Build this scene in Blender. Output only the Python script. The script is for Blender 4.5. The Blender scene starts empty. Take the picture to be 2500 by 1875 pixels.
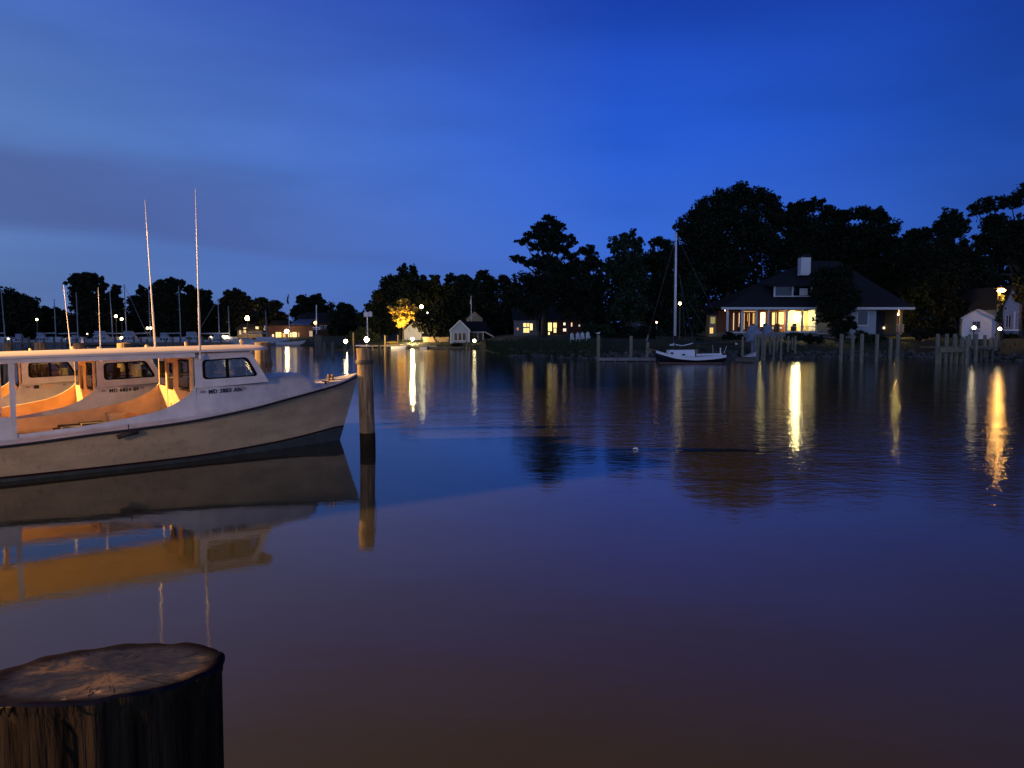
import bpy, math, random
import numpy as np
from mathutils import Vector, Matrix
R = math.radians
rnd = random.Random(7)
sc = bpy.context.scene
C = sc.collection

# ------------------------------------------------------------------ camera
F, CH, YH = 1878.0, 2.7, 805.0            # focal length in photo pixels, eye height over the water, horizon row
PT = math.atan((937.5 - YH) / F)
cam = bpy.data.objects.new('camera', bpy.data.cameras.new('camera')); C.objects.link(cam)
cam.location = (0, 0, CH); cam.rotation_euler = (R(90) - PT, 0, 0)
cam.data.sensor_width = 36; cam.data.lens = 36 * F / 2500
cam.data.clip_start = .05; cam.data.clip_end = 6000
sc.camera = cam
sc.view_settings.view_transform = 'Standard'; sc.view_settings.look = 'None'
sc.view_settings.exposure = 0; sc.view_settings.gamma = 1
try:
    sc.cycles.use_denoising = True; sc.cycles.max_bounces = 8; sc.cycles.transparent_max_bounces = 12
    sc.cycles.sample_clamp_indirect = 20; sc.cycles.caustics_reflective = True
    sc.cycles.use_light_tree = True
except Exception: pass

def L(c):   # sRGB 0-255 -> linear
    return tuple(((v/255)/12.92 if v/255 <= .04045 else ((v/255+.055)/1.055)**2.4) for v in c)

# ------------------------------------------------------------------ dusk sky
W = bpy.data.worlds.new('World'); sc.world = W; W.use_nodes = True
nt = W.node_tree; nt.nodes.clear()
def N(t, tp, **k):
    n = t.nodes.new(tp)
    for a, b in k.items(): setattr(n, a, b)
    return n
def M(t, op, a, b=None, clamp=False):
    n = t.nodes.new('ShaderNodeMath'); n.operation = op; n.use_clamp = clamp
    for i, v in enumerate((a, b)):
        if v is None: continue
        if isinstance(v, (int, float)): n.inputs[i].default_value = v
        else: t.links.new(v, n.inputs[i])
    return n.outputs[0]
def MR(t, v, a, b, c=0, d=1, smooth=True):
    n = t.nodes.new('ShaderNodeMapRange'); n.interpolation_type = 'SMOOTHSTEP' if smooth else 'LINEAR'
    t.links.new(v, n.inputs[0])
    for i, x in enumerate((a, b, c, d)): n.inputs[i+1].default_value = x
    return n.outputs[0]
def RAMP(t, v, stops):
    n = t.nodes.new('ShaderNodeValToRGB'); t.links.new(v, n.inputs[0]); e = n.color_ramp.elements
    while len(e) < len(stops): e.new(.5)
    for i, (p, c) in enumerate(stops):
        e[i].position = p; e[i].color = (*L(c), 1)
    return n.outputs[0]
def MIX(t, f, a, b, mode='MIX'):
    n = t.nodes.new('ShaderNodeMix'); n.data_type = 'RGBA'; n.blend_type = mode
    for s, v in ((0, f), (6, a), (7, b)):
        if isinstance(v, (int, float)): n.inputs[s].default_value = v
        elif isinstance(v, tuple): n.inputs[s].default_value = (*v[:3], 1)
        else: t.links.new(v, n.inputs[s])
    return n.outputs[2]
tc = N(nt, 'ShaderNodeTexCoord'); sx = N(nt, 'ShaderNodeSeparateXYZ'); nt.links.new(tc.outputs['Generated'], sx.inputs[0])
X_, Y_, Z_ = sx.outputs
az = M(nt, 'ARCTAN2', X_, Y_)                       # 0 ahead, + right, radians
el = M(nt, 'ARCSINE', M(nt, 'ABSOLUTE', Z_))
elf = M(nt, 'DIVIDE', el, R(90))
left = RAMP(nt, elf, [(0, (86,110,152)), (.045, (92,122,178)), (.145, (93,130,194)), (.25, (64,96,178)), (.36, (42,52,86)), (.6, (24,27,42)), (1, (14,17,30))])
right = RAMP(nt, elf, [(0, (62,98,182)), (.07, (52,98,198)), (.15, (36,86,198)), (.26, (24,62,170)), (.36, (16,30,70)), (.6, (9,13,27)), (1, (6,9,20))])
azn = MR(nt, az, R(-36), R(8), 0, 1, False)
sky = MIX(nt, azn, left, right)
edge = MR(nt, az, R(8), R(44), 1, .60)
sky = MIX(nt, 1.0, sky, N(nt, 'ShaderNodeCombineColor').outputs[0], 'MIX') if False else sky
mulc = N(nt, 'ShaderNodeVectorMath', operation='SCALE'); nt.links.new(sky, mulc.inputs[0]); nt.links.new(edge, mulc.inputs[3]); sky = mulc.outputs[0]
# soft streaky cloud: stretched noise in direction space
mp = N(nt, 'ShaderNodeMapping'); nt.links.new(tc.outputs['Generated'], mp.inputs[0]); mp.inputs['Scale'].default_value = (1.2, 1.2, 5.5); mp.inputs['Location'].default_value=(3.1,.4,.8)
nz = N(nt, 'ShaderNodeTexNoise'); nt.links.new(mp.outputs[0], nz.inputs['Vector']); nz.inputs['Scale'].default_value = 1.7; nz.inputs['Detail'].default_value = 8; nz.inputs['Roughness'].default_value = .45
st = MR(nt, nz.outputs[0], .35, .68, .90, 1.12)
m2 = N(nt, 'ShaderNodeVectorMath', operation='SCALE'); nt.links.new(sky, m2.inputs[0]); nt.links.new(st, m2.inputs[3]); sky = m2.outputs[0]
# grey-violet cloud bank low on the left
wob = M(nt, 'MULTIPLY', M(nt, 'SUBTRACT', nz.outputs[0], .5), R(5))
tilt = M(nt, 'ADD', el, M(nt, 'ADD', M(nt, 'MULTIPLY', M(nt, 'ADD', az, R(34)), .07), wob))
band = M(nt, 'MULTIPLY', MR(nt, tilt, R(5.6), R(7.2)), MR(nt, tilt, R(12.6), R(9.8)))
band = M(nt, 'MULTIPLY', band, MR(nt, az, R(8), R(-34), .0, .66))
sky = MIX(nt, band, sky, L((72,86,142)))
# afterglow of the set sun, behind the photographer
back = M(nt, 'MULTIPLY', MR(nt, Y_, .25, -.9), MR(nt, Z_, .95, .0))
glow = N(nt, 'ShaderNodeVectorMath', operation='SCALE'); glow.inputs[0].default_value = (.30, .41, .74); nt.links.new(back, glow.inputs[3])
sky = MIX(nt, 1.0, sky, glow.outputs[0], 'ADD')
bg = N(nt, 'ShaderNodeBackground'); nt.links.new(sky, bg.inputs[0]); bg.inputs[1].default_value = 1.02
ow = N(nt, 'ShaderNodeOutputWorld'); nt.links.new(bg.outputs[0], ow.inputs[0])

# ------------------------------------------------------------------ lamps standing outside the frame (harbour lights that colour the boats)
def plight(name, loc, power, col, r=.15):
    d = bpy.data.lights.new(name, 'POINT'); d.energy = power; d.color = col; d.shadow_soft_size = r
    o = bpy.data.objects.new(name, d); C.objects.link(o); o.location = loc; return o
SOD = (1.0, .50, .13)
hl = plight('harbour_lamp', (-22.8, 18.2, 7.2), 62000, (1.0, .52, .15), .2)
hl.data.type = 'SPOT'; hl.data.spot_size = R(108); hl.data.spot_blend = .12     # hooded: shines down on the slips
hl.rotation_euler = (Vector((-8.0, 15.5, -12.0))-Vector((-22.8, 18.2, 7.2))).to_track_quat('-Z', 'Y').to_euler()
plight('harbour_lamp', (-9.0, -5.0, 5.0), 3800, (1.0, .60, .28), .3)

# ------------------------------------------------------------------ helpers
def ray(x, y):
    a = (x-1250)/F; b = (937.5-y)/F
    return (a, math.cos(PT)+b*math.sin(PT), -math.sin(PT)+b*math.cos(PT))
def P(x, y, Y):          # point of the place seen at photo pixel (x, y), Y metres away
    d = ray(x, y); t = Y/d[1]; return Vector((d[0]*t, Y, CH+d[2]*t))
def G(x, y, z=0):
    d = ray(x, y); t = (z-CH)/d[2]; return Vector((d[0]*t, d[1]*t, z))
def tag(o, label=None, cat=None, group=None, kind=None):
    if label: o['label'] = label
    if cat: o['category'] = cat
    if group: o['group'] = group
    if kind: o['kind'] = kind
    return o
def empty(name, loc, label, cat, group=None, rz=0):
    o = bpy.data.objects.new(name, None); C.objects.link(o); o.location = loc; o.rotation_euler = (0, 0, rz)
    o.empty_display_size = .2
    return tag(o, label, cat, group)
class MB:
    def __init__(s): s.v = []; s.f = []; s.mi = []; s.m = 0
    def add(s, vs, fs):
        b = len(s.v); s.v += [tuple(p) for p in vs]
        for f in fs: s.f.append(tuple(b+i for i in f)); s.mi.append(s.m)
        return s
    def box(s, x0, x1, y0, y1, z0, z1):
        vs = [(x, y, z) for x in (x0, x1) for y in (y0, y1) for z in (z0, z1)]
        return s.add(vs, [(0,1,3,2),(4,6,7,5),(0,4,5,1),(2,3,7,6),(0,2,6,4),(1,5,7,3)])
    def pbox(s, px0, px1, py0, py1, Y, dep):
        a = P(px0, py1, Y); b = P(px1, py0, Y); return s.box(a.x, b.x, Y, Y+dep, a.z, b.z)
    def tube(s, pts, rs, n=8, cap=True):
        pts = [Vector(p) for p in pts]
        if isinstance(rs, (int, float)): rs = [rs]*len(pts)
        vs = []; up = Vector((0.013, .021, 1)).normalized()
        for i, p in enumerate(pts):
            d = (pts[min(i+1, len(pts)-1)]-pts[max(i-1, 0)]).normalized()
            a = d.cross(up if abs(d.dot(up)) < .95 else Vector((1, 0, 0))).normalized(); b = a.cross(d)
            for k in range(n):
                t = 2*math.pi*k/n; vs.append(p+(a*math.cos(t)+b*math.sin(t))*rs[i])
        fs = [(i*n+k, i*n+(k+1) % n, (i+1)*n+(k+1) % n, (i+1)*n+k) for i in range(len(pts)-1) for k in range(n)]
        if cap: fs += [tuple(range(n))[::-1], tuple(range((len(pts)-1)*n, len(pts)*n))]
        return s.add(vs, fs)
    def bar(s, p, q, w, n=4): return s.tube([p, q], w, n)
    def prism(s, poly, d):
        n = len(poly); poly = [Vector(p) for p in poly]; d = Vector(d)
        return s.add(poly+[p+d for p in poly], [tuple(range(n))[::-1], tuple(range(n, 2*n))]+[(i, (i+1) % n, n+(i+1) % n, n+i) for i in range(n)])
    def ball(s, c, r, sq=1.0, n=10):
        c = Vector(c); vs = [c+Vector((0, 0, r*sq))]; k = n//2
        for i in range(1, k):
            a = math.pi*i/k
            for j in range(n):
                b = 2*math.pi*j/n; vs.append(c+Vector((r*math.sin(a)*math.cos(b), r*math.sin(a)*math.sin(b), r*sq*math.cos(a))))
        vs.append(c-Vector((0, 0, r*sq))); fs = [(0, 1+j, 1+(j+1) % n) for j in range(n)]
        for i in range(k-2):
            fs += [(1+i*n+j, 1+(i+1)*n+j, 1+(i+1)*n+(j+1) % n, 1+i*n+(j+1) % n) for j in range(n)]
        e = len(vs)-1; fs += [(e, 1+(k-2)*n+(j+1) % n, 1+(k-2)*n+j) for j in range(n)]
        return s.add(vs, fs)
    def loft(s, rows, close=False):
        n = len(rows[0]); vs = [p for r in rows for p in r]; m = n if close else n-1
        return s.add(vs, [(i*n+k, i*n+(k+1) % n, (i+1)*n+(k+1) % n, (i+1)*n+k) for i in range(len(rows)-1) for k in range(m)])
    def build(s, name, mat, parent=None, smooth=False, world=False, loc=None):
        me = bpy.data.meshes.new(name); o = bpy.data.objects.new(name, me); C.objects.link(o)
        vs = s.v
        if parent is not None:
            o.parent = parent
            if world:
                mw = Matrix.Translation(parent.location) @ Matrix.Rotation(parent.rotation_euler.z, 4, 'Z')
                if parent.parent: mw = Matrix.Translation(parent.parent.location) @ Matrix.Rotation(parent.parent.rotation_euler.z, 4, 'Z') @ mw
                mi = mw.inverted(); vs = [tuple(mi @ Vector(v)) for v in vs]
        elif loc is not None:
            l = Vector(loc); vs = [tuple(Vector(v)-l) for v in vs]; o.location = l
        me.from_pydata(vs, [], s.f)
        mats = mat if isinstance(mat, (list, tuple)) else [mat]
        for m in mats: me.materials.append(m)
        if len(mats) > 1: me.polygons.foreach_set('material_index', s.mi)
        if smooth: me.polygons.foreach_set('use_smooth', [True]*len(me.polygons))
        me.update(); return o
def solo(mb, name, mat, label, cat, group=None, kind=None, smooth=False, loc=None):
    if loc is None:
        a = np.array(mb.v); loc = (float(a[:, 0].mean()), float(a[:, 1].mean()), float(a[:, 2].min()))
    return tag(mb.build(name, mat, None, smooth, False, loc), label, cat, group, kind)
def spl(tab, x):          # smooth interpolation through a table [(x, y..)]
    xs = [t[0] for t in tab]
    if x <= xs[0]: return tab[0][1] if len(tab[0]) == 2 else tab[0][1:]
    if x >= xs[-1]: return tab[-1][1] if len(tab[0]) == 2 else tab[-1][1:]
    i = max(k for k in range(len(xs)) if xs[k] <= x); i = min(i, len(xs)-2)
    h = xs[i+1]-xs[i]; t = (x-xs[i])/h
    def m(k):
        if k <= 0: return (tab[1][1]-tab[0][1])/(xs[1]-xs[0])
        if k >= len(xs)-1: return (tab[-1][1]-tab[-2][1])/(xs[-1]-xs[-2])
        a = (tab[k][1]-tab[k-1][1])/(xs[k]-xs[k-1]); b = (tab[k+1][1]-tab[k][1])/(xs[k+1]-xs[k])
        return 0 if a*b <= 0 else 2*a*b/(a+b)
    y0, y1 = tab[i][1], tab[i+1][1]
    return (2*t**3-3*t*t+1)*y0+(t**3-2*t*t+t)*h*m(i)+(-2*t**3+3*t*t)*y1+(t**3-t*t)*h*m(i+1)

# ------------------------------------------------------------------ materials
def mat(name, col, rough=.6, metal=0, spec=.5, var=.0, vscale=3.0, bump=0, bscale=20, col2=None, stretch=(1, 1, 1), coord='Object', coat=0):
    m = bpy.data.materials.new(name); m.use_nodes = True; t = m.node_tree; b = t.nodes['Principled BSDF']
    b.inputs['Base Color'].default_value = (*col, 1); b.inputs['Roughness'].default_value = rough; b.inputs['Metallic'].default_value = metal
    b.inputs['Specular IOR Level'].default_value = spec; b.inputs['Coat Weight'].default_value = coat
    if var or bump or col2:
        c = N(t, 'ShaderNodeTexCoord'); mp = N(t, 'ShaderNodeMapping'); t.links.new(c.outputs[coord], mp.inputs[0]); mp.inputs['Scale'].default_value = stretch
        if var or col2:
            n = N(t, 'ShaderNodeTexNoise'); t.links.new(mp.outputs[0], n.inputs['Vector']); n.inputs['Scale'].default_value = vscale; n.inputs['Detail'].default_value = 6; n.inputs['Roughness'].default_value = .65
            f = MR(t, n.outputs[0], .35, .65)
            c2 = col2 or tuple(max(0, x*(1-var)) for x in col)
            t.links.new(MIX(t, f, tuple(min(1, x*(1+var*.4)) for x in col), c2), b.inputs['Base Color'])
        if bump:
            n = N(t, 'ShaderNodeTexNoise'); t.links.new(mp.outputs[0], n.inputs['Vector']); n.inputs['Scale'].default_value = bscale; n.inputs['Detail'].default_value = 5
            bn = N(t, 'ShaderNodeBump'); bn.inputs['Strength'].default_value = bump; bn.inputs['Distance'].default_value = .02
            t.links.new(n.outputs[0], bn.inputs['Height']); t.links.new(bn.outputs[0], b.inputs['Normal'])
    return m
def emit(name, col, s):
    m = bpy.data.materials.new(name); m.use_nodes = True; t = m.node_tree; t.nodes.clear()
    e = N(t, 'ShaderNodeEmission'); e.inputs[0].default_value = (*col, 1); e.inputs[1].default_value = s
    o = N(t, 'ShaderNodeOutputMaterial'); t.links.new(e.outputs[0], o.inputs[0]); return m
def glass(name, tint, mirror=.12):
    m = bpy.data.materials.new(name); m.use_nodes = True; t = m.node_tree; t.nodes.clear()
    a = N(t, 'ShaderNodeBsdfTransparent'); a.inputs[0].default_value = (*tint, 1)
    g = N(t, 'ShaderNodeBsdfGlossy'); g.inputs[1].default_value = .03
    lw = N(t, 'ShaderNodeLayerWeight'); lw.inputs[0].default_value = .25
    f = MR(t, lw.outputs['Fresnel'], 0, 1, mirror*.5, .9, False)
    x = N(t, 'ShaderNodeMixShader'); t.links.new(f, x.inputs[0]); t.links.new(a.outputs[0], x.inputs[1]); t.links.new(g.outputs[0], x.inputs[2])
    o = N(t, 'ShaderNodeOutputMaterial'); t.links.new(x.outputs[0], o.inputs[0]); return m
MT = dict(
 white=mat('boat_white_paint', (.62,.60,.58), .38, var=.14, vscale=2.2, bump=.05, bscale=9),
 hull=mat('cream_hull_paint', (.68,.52,.30), .34, var=.20, vscale=1.6, stretch=(.6,.6,1.6), bump=.04, bscale=5),
 stripe=mat('boot_stripe', (.035,.010,.010), .45), bottom=mat('bottom_paint', (.06,.075,.07), .8, var=.3, vscale=5),
 rail=mat('dark_rub_rail', (.022,.014,.012), .35), interior=mat('cockpit_buff_paint', (.60,.40,.19), .6, var=.15),
 roof=mat('canopy_roof_paint', (.66,.60,.54), .45, var=.10, vscale=1.5),
 rubber=mat('black_rubber_gasket', (.010,.008,.008), .9, spec=.05), glass=glass('cabin_glass', (.55,.58,.58)),
 dark=mat('dark_clutter', (.05,.035,.025), .8, var=.5, vscale=9), letter=mat('black_lettering', (.02,.018,.02), .5),
 faded=mat('faded_sticker', (.33,.29,.32), .7), paper=mat('pale_sticker', (.62,.50,.40), .7),
 steel=mat('weathered_steel', (.45,.42,.40), .4, metal=.6), fibreglass=mat('white_fibreglass', (.75,.72,.68), .4),
 bin=mat('cream_plastic', (.62,.45,.24), .55), wood=mat('grey_dock_timber', (.15,.125,.095), .85, var=.45, vscale=4, stretch=(6,6,.6), bump=.5, bscale=14),
 piling=mat('tan_piling_timber', (.26,.185,.095), .8, var=.45, vscale=3, stretch=(5,5,.5), bump=.6, bscale=9, col2=(.10,.07,.035)),
 wet=mat('wet_piling_timber', (.026,.019,.011), .8, spec=.1, var=.4), iron=mat('iron_band', (.06,.045,.035), .6),
 rope=mat('mooring_rope', (.10,.07,.045), .9),
 stumpside=mat('dark_creosoted_bark', (.036,.022,.010), .9, spec=.15, var=.6, vscale=2.5, stretch=(9,9,.7), bump=.9, bscale=7, col2=(.007,.004,.002)),
 bark=mat('tree_bark', (.05,.04,.03), .9, var=.4), grass=mat('shore_grass', (.024,.034,.016), .95, var=.6, vscale=.35, col2=(.010,.014,.008)),
 rock=mat('shore_rock', (.10,.10,.095), .9, var=.5, vscale=2), sand=mat('pale_gravel', (.13,.14,.15), .9, var=.4, vscale=.8),
 roofdark=mat('dark_shingle', (.012,.013,.018), .8, var=.35, vscale=6), siding=mat('blue_grey_clapboard', (.30,.38,.44), .7, var=.12, vscale=3),
 trim=mat('white_house_trim', (.62,.62,.60), .6), navy=mat('navy_door_panel', (.03,.03,.05), .6), grey=mat('grey_wall', (.20,.20,.20), .8, var=.2),
 brick=mat('red_brown_wall', (.12,.045,.025), .8, var=.3), blueroof=mat('blue_metal_roof', (.16,.19,.30), .4, var=.1),
 canvas=mat('blue_grey_canvas', (.24,.28,.36), .85, var=.25, vscale=3), black=mat('black_hull_paint', (.010,.010,.013), .3),
 mast=mat('white_mast_paint', (.80,.78,.80), .35), alloy=mat('dull_alloy_mast', (.20,.22,.26), .5), wire=mat('rigging_wire', (.10,.10,.10), .5),
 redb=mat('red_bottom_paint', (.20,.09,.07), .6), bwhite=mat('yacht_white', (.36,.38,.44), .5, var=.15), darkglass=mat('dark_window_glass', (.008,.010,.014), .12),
 yellow=mat('yellow_kayak_plastic', (.50,.33,.05), .5), flagd=mat('dark_flag_cloth', (.03,.04,.09), .8), flagw=mat('pale_flag_cloth', (.5,.5,.5), .8),
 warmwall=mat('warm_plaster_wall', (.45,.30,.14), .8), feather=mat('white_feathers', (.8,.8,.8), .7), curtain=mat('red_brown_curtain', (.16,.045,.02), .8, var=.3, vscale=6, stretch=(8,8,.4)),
)
def weather(m, amt=.45):      # run-off streaks and scuffs on painted topsides
    t = m.node_tree; b = t.nodes['Principled BSDF']; src = b.inputs['Base Color'].links[0].from_socket
    c = N(t, 'ShaderNodeTexCoord'); mp = N(t, 'ShaderNodeMapping'); t.links.new(c.outputs['Object'], mp.inputs[0]); mp.inputs['Scale'].default_value = (7, 7, .55)
    n = N(t, 'ShaderNodeTexNoise'); t.links.new(mp.outputs[0], n.inputs['Vector']); n.inputs['Scale'].default_value = 1.6; n.inputs['Detail'].default_value = 8; n.inputs['Roughness'].default_value = .7
    n2 = N(t, 'ShaderNodeTexNoise'); t.links.new(c.outputs['Object'], n2.inputs['Vector']); n2.inputs['Scale'].default_value = .9; n2.inputs['Detail'].default_value = 3
    f = M(t, 'MULTIPLY', M(t, 'MULTIPLY', MR(t, n.outputs[0], .50, .72), MR(t, n2.outputs[0], .40, .62)), amt)
    t.links.new(MIX(t, f, src, (.10, .065, .035)), b.inputs['Base Color'])
weather(MT['hull'], .34); weather(MT['white'], .22)
def leafmat(name, col):
    m = bpy.data.materials.new(name); m.use_nodes = True; t = m.node_tree; b = t.nodes['Principled BSDF']
    gi = N(t, 'ShaderNodeNewGeometry'); f = gi.outputs['Random Per Island']
    t.links.new(MIX(t, f, tuple(c*.55 for c in col), tuple(c*1.5 for c in col)), b.inputs['Base Color'])
    b.inputs['Roughness'].default_value = .7; b.inputs['Specular IOR Level'].default_value = .15
    return m
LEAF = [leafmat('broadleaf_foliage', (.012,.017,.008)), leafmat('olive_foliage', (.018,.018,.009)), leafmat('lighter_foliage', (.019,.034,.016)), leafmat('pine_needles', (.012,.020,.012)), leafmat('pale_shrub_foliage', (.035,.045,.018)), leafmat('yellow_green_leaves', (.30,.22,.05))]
LAMPM = {}
def lampmat(s, col=(1, .72, .30)):
    k = (s, col)
    if k not in LAMPM: LAMPM[k] = emit('lamp_glow', col, s)
    return LAMPM[k]

# ------------------------------------------------------------------ water
def make_water():
    m = bpy.data.materials.new('harbour_water'); m.use_nodes = True; t = m.node_tree; b = t.nodes['Principled BSDF']
    b.inputs['IOR'].default_value = 1.333
    c = N(t, 'ShaderNodeTexCoord'); s = N(t, 'ShaderNodeSeparateXYZ'); t.links.new(c.outputs['Object'], s.inputs[0])
    n0 = N(t, 'ShaderNodeTexNoise'); t.links.new(c.outputs['Object'], n0.inputs['Vector']); n0.inputs['Scale'].default_value = .035; n0.inputs['Detail'].default_value = 3
    t.links.new(MIX(t, n0.outputs[0], (.048,.047,.028), (.038,.038,.023)), b.inputs['Base Color'])
    # breeze roughens the open creek; the slips near the quay lie calm
    yy = M(t, 'ADD', M(t, 'ADD', s.outputs[1], M(t, 'MULTIPLY', s.outputs[0], 1.1)), M(t, 'MULTIPLY', M(t, 'SUBTRACT', n0.outputs[0], .5), 12))
    calm = MR(t, yy, 10, 30, 0, 1)
    t.links.new(MR(t, yy, 9, 34, .045, .065), b.inputs['Roughness'])
    mp = N(t, 'ShaderNodeMapping'); t.links.new(c.outputs['Object'], mp.inputs[0]); mp.inputs['Scale'].default_value = (1.0, 1.5, 1)
    n1 = N(t, 'ShaderNodeTexNoise'); t.links.new(mp.outputs[0], n1.inputs['Vector']); n1.inputs['Scale'].default_value = 3.2; n1.inputs['Detail'].default_value = 4; n1.inputs['Roughness'].default_value = .55
    n2 = N(t, 'ShaderNodeTexNoise'); t.links.new(mp.outputs[0], n2.inputs['Vector']); n2.inputs['Scale'].default_value = .5; n2.inputs['Detail'].default_value = 2
    hgt = M(t, 'ADD', M(t, 'MULTIPLY', n1.outputs[0], M(t, 'ADD', M(t, 'MULTIPLY', calm, .013), .0012)), M(t, 'MULTIPLY', n2.outputs[0], M(t, 'ADD', M(t, 'MULTIPLY', calm, .014), .005)))
    bn = N(t, 'ShaderNodeBump'); bn.inputs['Strength'].default_value = 1.0; bn.inputs['Distance'].default_value = 1.0
    t.links.new(hgt, bn.inputs['Height']); t.links.new(bn.outputs[0], b.inputs['Normal'])
    mb = MB(); mb.add([(-1500, -60, 0), (1500, -60, 0), (1500, 2500, 0), (-1500, 2500, 0)], [(0, 1, 2, 3)])
    tag(mb.build('water', m), 'still dark creek water mirroring the dusk sky', 'water', kind='structure')
make_water()

# ------------------------------------------------------------------ far shore land
SH = [(-700,838),(-100,838),(450,840),(640,842),(760,845),(870,848),(1000,850),(1100,851),(1160,853),(1180,855),(1206,861),(1228,867),(1255,870),(1350,873),(1450,876),(1650,877),(1900,877),(2050,872),(2200,872),(2350,878),(2500,884),(2900,890)]
def shore_pt(px):
    for (a, b), (c, d) in zip(SH, SH[1:]):
        if a <= px <= c: return G(px, b+(d-b)*(px-a)/(c-a))
def land():
    mb = MB(); cols = []
    for i in range(181):
        px = -700+i*20; p = shore_pt(min(px, 2899)); d = Vector((p.x, p.y, 0)).normalized()
        far = float(np.interp(px, [1175, 1290], [1, 0]))
        prof = [(-2, -.9), (0, -.02), (.7, .25), (2.2, .75-.2*far), (5, 1.1-.3*far), (12, 1.75-.65*far), (25, 2-.5*far), (60, 2.2), (160, 3), (600, 4)]
        j = rnd.uniform(-.25, .25)
        cols.append([Vector((p.x, p.y, 0))+d*(q+j)+Vector((0, 0, z+rnd.uniform(-.04, .04)*(q > .5))) for q, z in prof])
    mb.loft(cols)
    tag(mb.build('ground', MT['grass'], smooth=True), 'dark grassy bank along the far shore', 'ground', kind='structure')
land()
def gz(X, Y):      # ground height at a place on the far shore
    px = 1250+F*X/Y*math.cos(PT); px = max(-699, min(2899, px)); p = shore_pt(px); q = math.hypot(X, Y)-math.hypot(p.x, p.y)
    far = float(np.interp(px, [1175, 1290], [1, 0]))
    return float(np.interp(q, [-2, 0, .7, 2.2, 5, 12, 25, 60, 160], [-.9, 0, .25, .75-.2*far, 1.1-.3*far, 1.75-.65*far, 2-.5*far, 2.2, 3]))
def rocks():
    mb = MB()
    for i in range(900):
        px = rnd.uniform(1250, 2500); p = shore_pt(px); d = Vector((p.x, p.y, 0)).normalized(); q = rnd.uniform(-.5, 1.5); c = Vector((p.x, p.y, 0))+d*q
        r = rnd.uniform(.08, .30); n0 = len(mb.v); mb.ball((c.x, c.y, max(0, q)*.35+rnd.uniform(-.05, .1)), r, .7, 6)
        for k in range(n0, len(mb.v)):
            v = Vector(mb.v[k]); mb.v[k] = tuple(v+Vector((rnd.uniform(-1, 1), rnd.uniform(-1, 1), rnd.uniform(-1, 1)))*r*.28)
    tag(mb.build('shore_rocks', MT['rock']), 'rough grey riprap rocks along the waterline', 'rocks', kind='stuff')
rocks()

# ------------------------------------------------------------------ trees
rg = np.random.default_rng(5)
def quads(cen, size, rgn):
    n = len(cen); a = rgn.normal(size=(n, 3)); a /= np.linalg.norm(a, axis=1)[:, None]
    b = rgn.normal(size=(n, 3)); b -= a*(a*b).sum(1)[:, None]; b /= np.linalg.norm(b, axis=1)[:, None]
    s = (size*rgn.uniform(.6, 1.3, n))[:, None]; a = a*s; b = b*s*.62
    return np.stack([cen-a, cen-b*.9, cen+a, cen+b*.9], 1).reshape(-1, 3)
def leafmesh(name, V, m, parent, origin):
    n = len(V)//4; me = bpy.data.meshes.new(name); me.vertices.add(len(V)); me.vertices.foreach_set('co', (V-np.array(origin)).astype(np.float32).ravel())
    me.loops.add(n*4); me.loops.foreach_set('vertex_index', np.arange(n*4, dtype=np.int32)); me.polygons.add(n)
    me.polygons.foreach_set('loop_start', np.arange(0, n*4, 4, dtype=np.int32)); me.polygons.foreach_set('loop_total', np.full(n, 4, dtype=np.int32))
    me.materials.append(m); me.update(); me.validate(); o = bpy.data.objects.new(name, me); C.objects.link(o); o.parent = parent; return o
def crown_pts(lobes, Y, dens, leaf, flat=1.0, clump=.36, fill=True):
    out = []
    for (px, py, rx, ry) in lobes:
        c = P(px, py, Y); s = Y/F; ax, azr = rx*s, ry*s; ay = min(ax, max(azr, ax*.8))
        c = c+Vector((0, rg.uniform(-.25, .25)*ay, 0))
        K = int(16+20*ax*azr/3); K = min(K, 90)
        d = rg.normal(size=(K, 3)); d /= np.linalg.norm(d, axis=1)[:, None]; q = rg.uniform(.1, .95, K)[:, None]**.7
        cc = np.array(c)+d*q*np.array([ax, ay, azr]); cr = clump*min(ax, azr*1.3)*rg.uniform(.6, 1.25, K)
        per = int(3.4*dens*ax*azr/K)+8
        for k in range(K):
            e = rg.normal(size=(per, 3)); e /= np.linalg.norm(e, axis=1)[:, None]; w = rg.uniform(0, 1, per)[:, None]**.45
            out.append(cc[k]+e*w*cr[k]*np.array([1, 1, .75*flat]))
        e = rg.normal(size=(int(60*ax*azr)+10, 3)); e /= np.linalg.norm(e, axis=1)[:, None]
        if fill: out.append(np.array(c)+e*rg.uniform(0, .82, len(e))[:, None]**.5*np.array([ax, ay, azr]))
    return np.concatenate(out)
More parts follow.
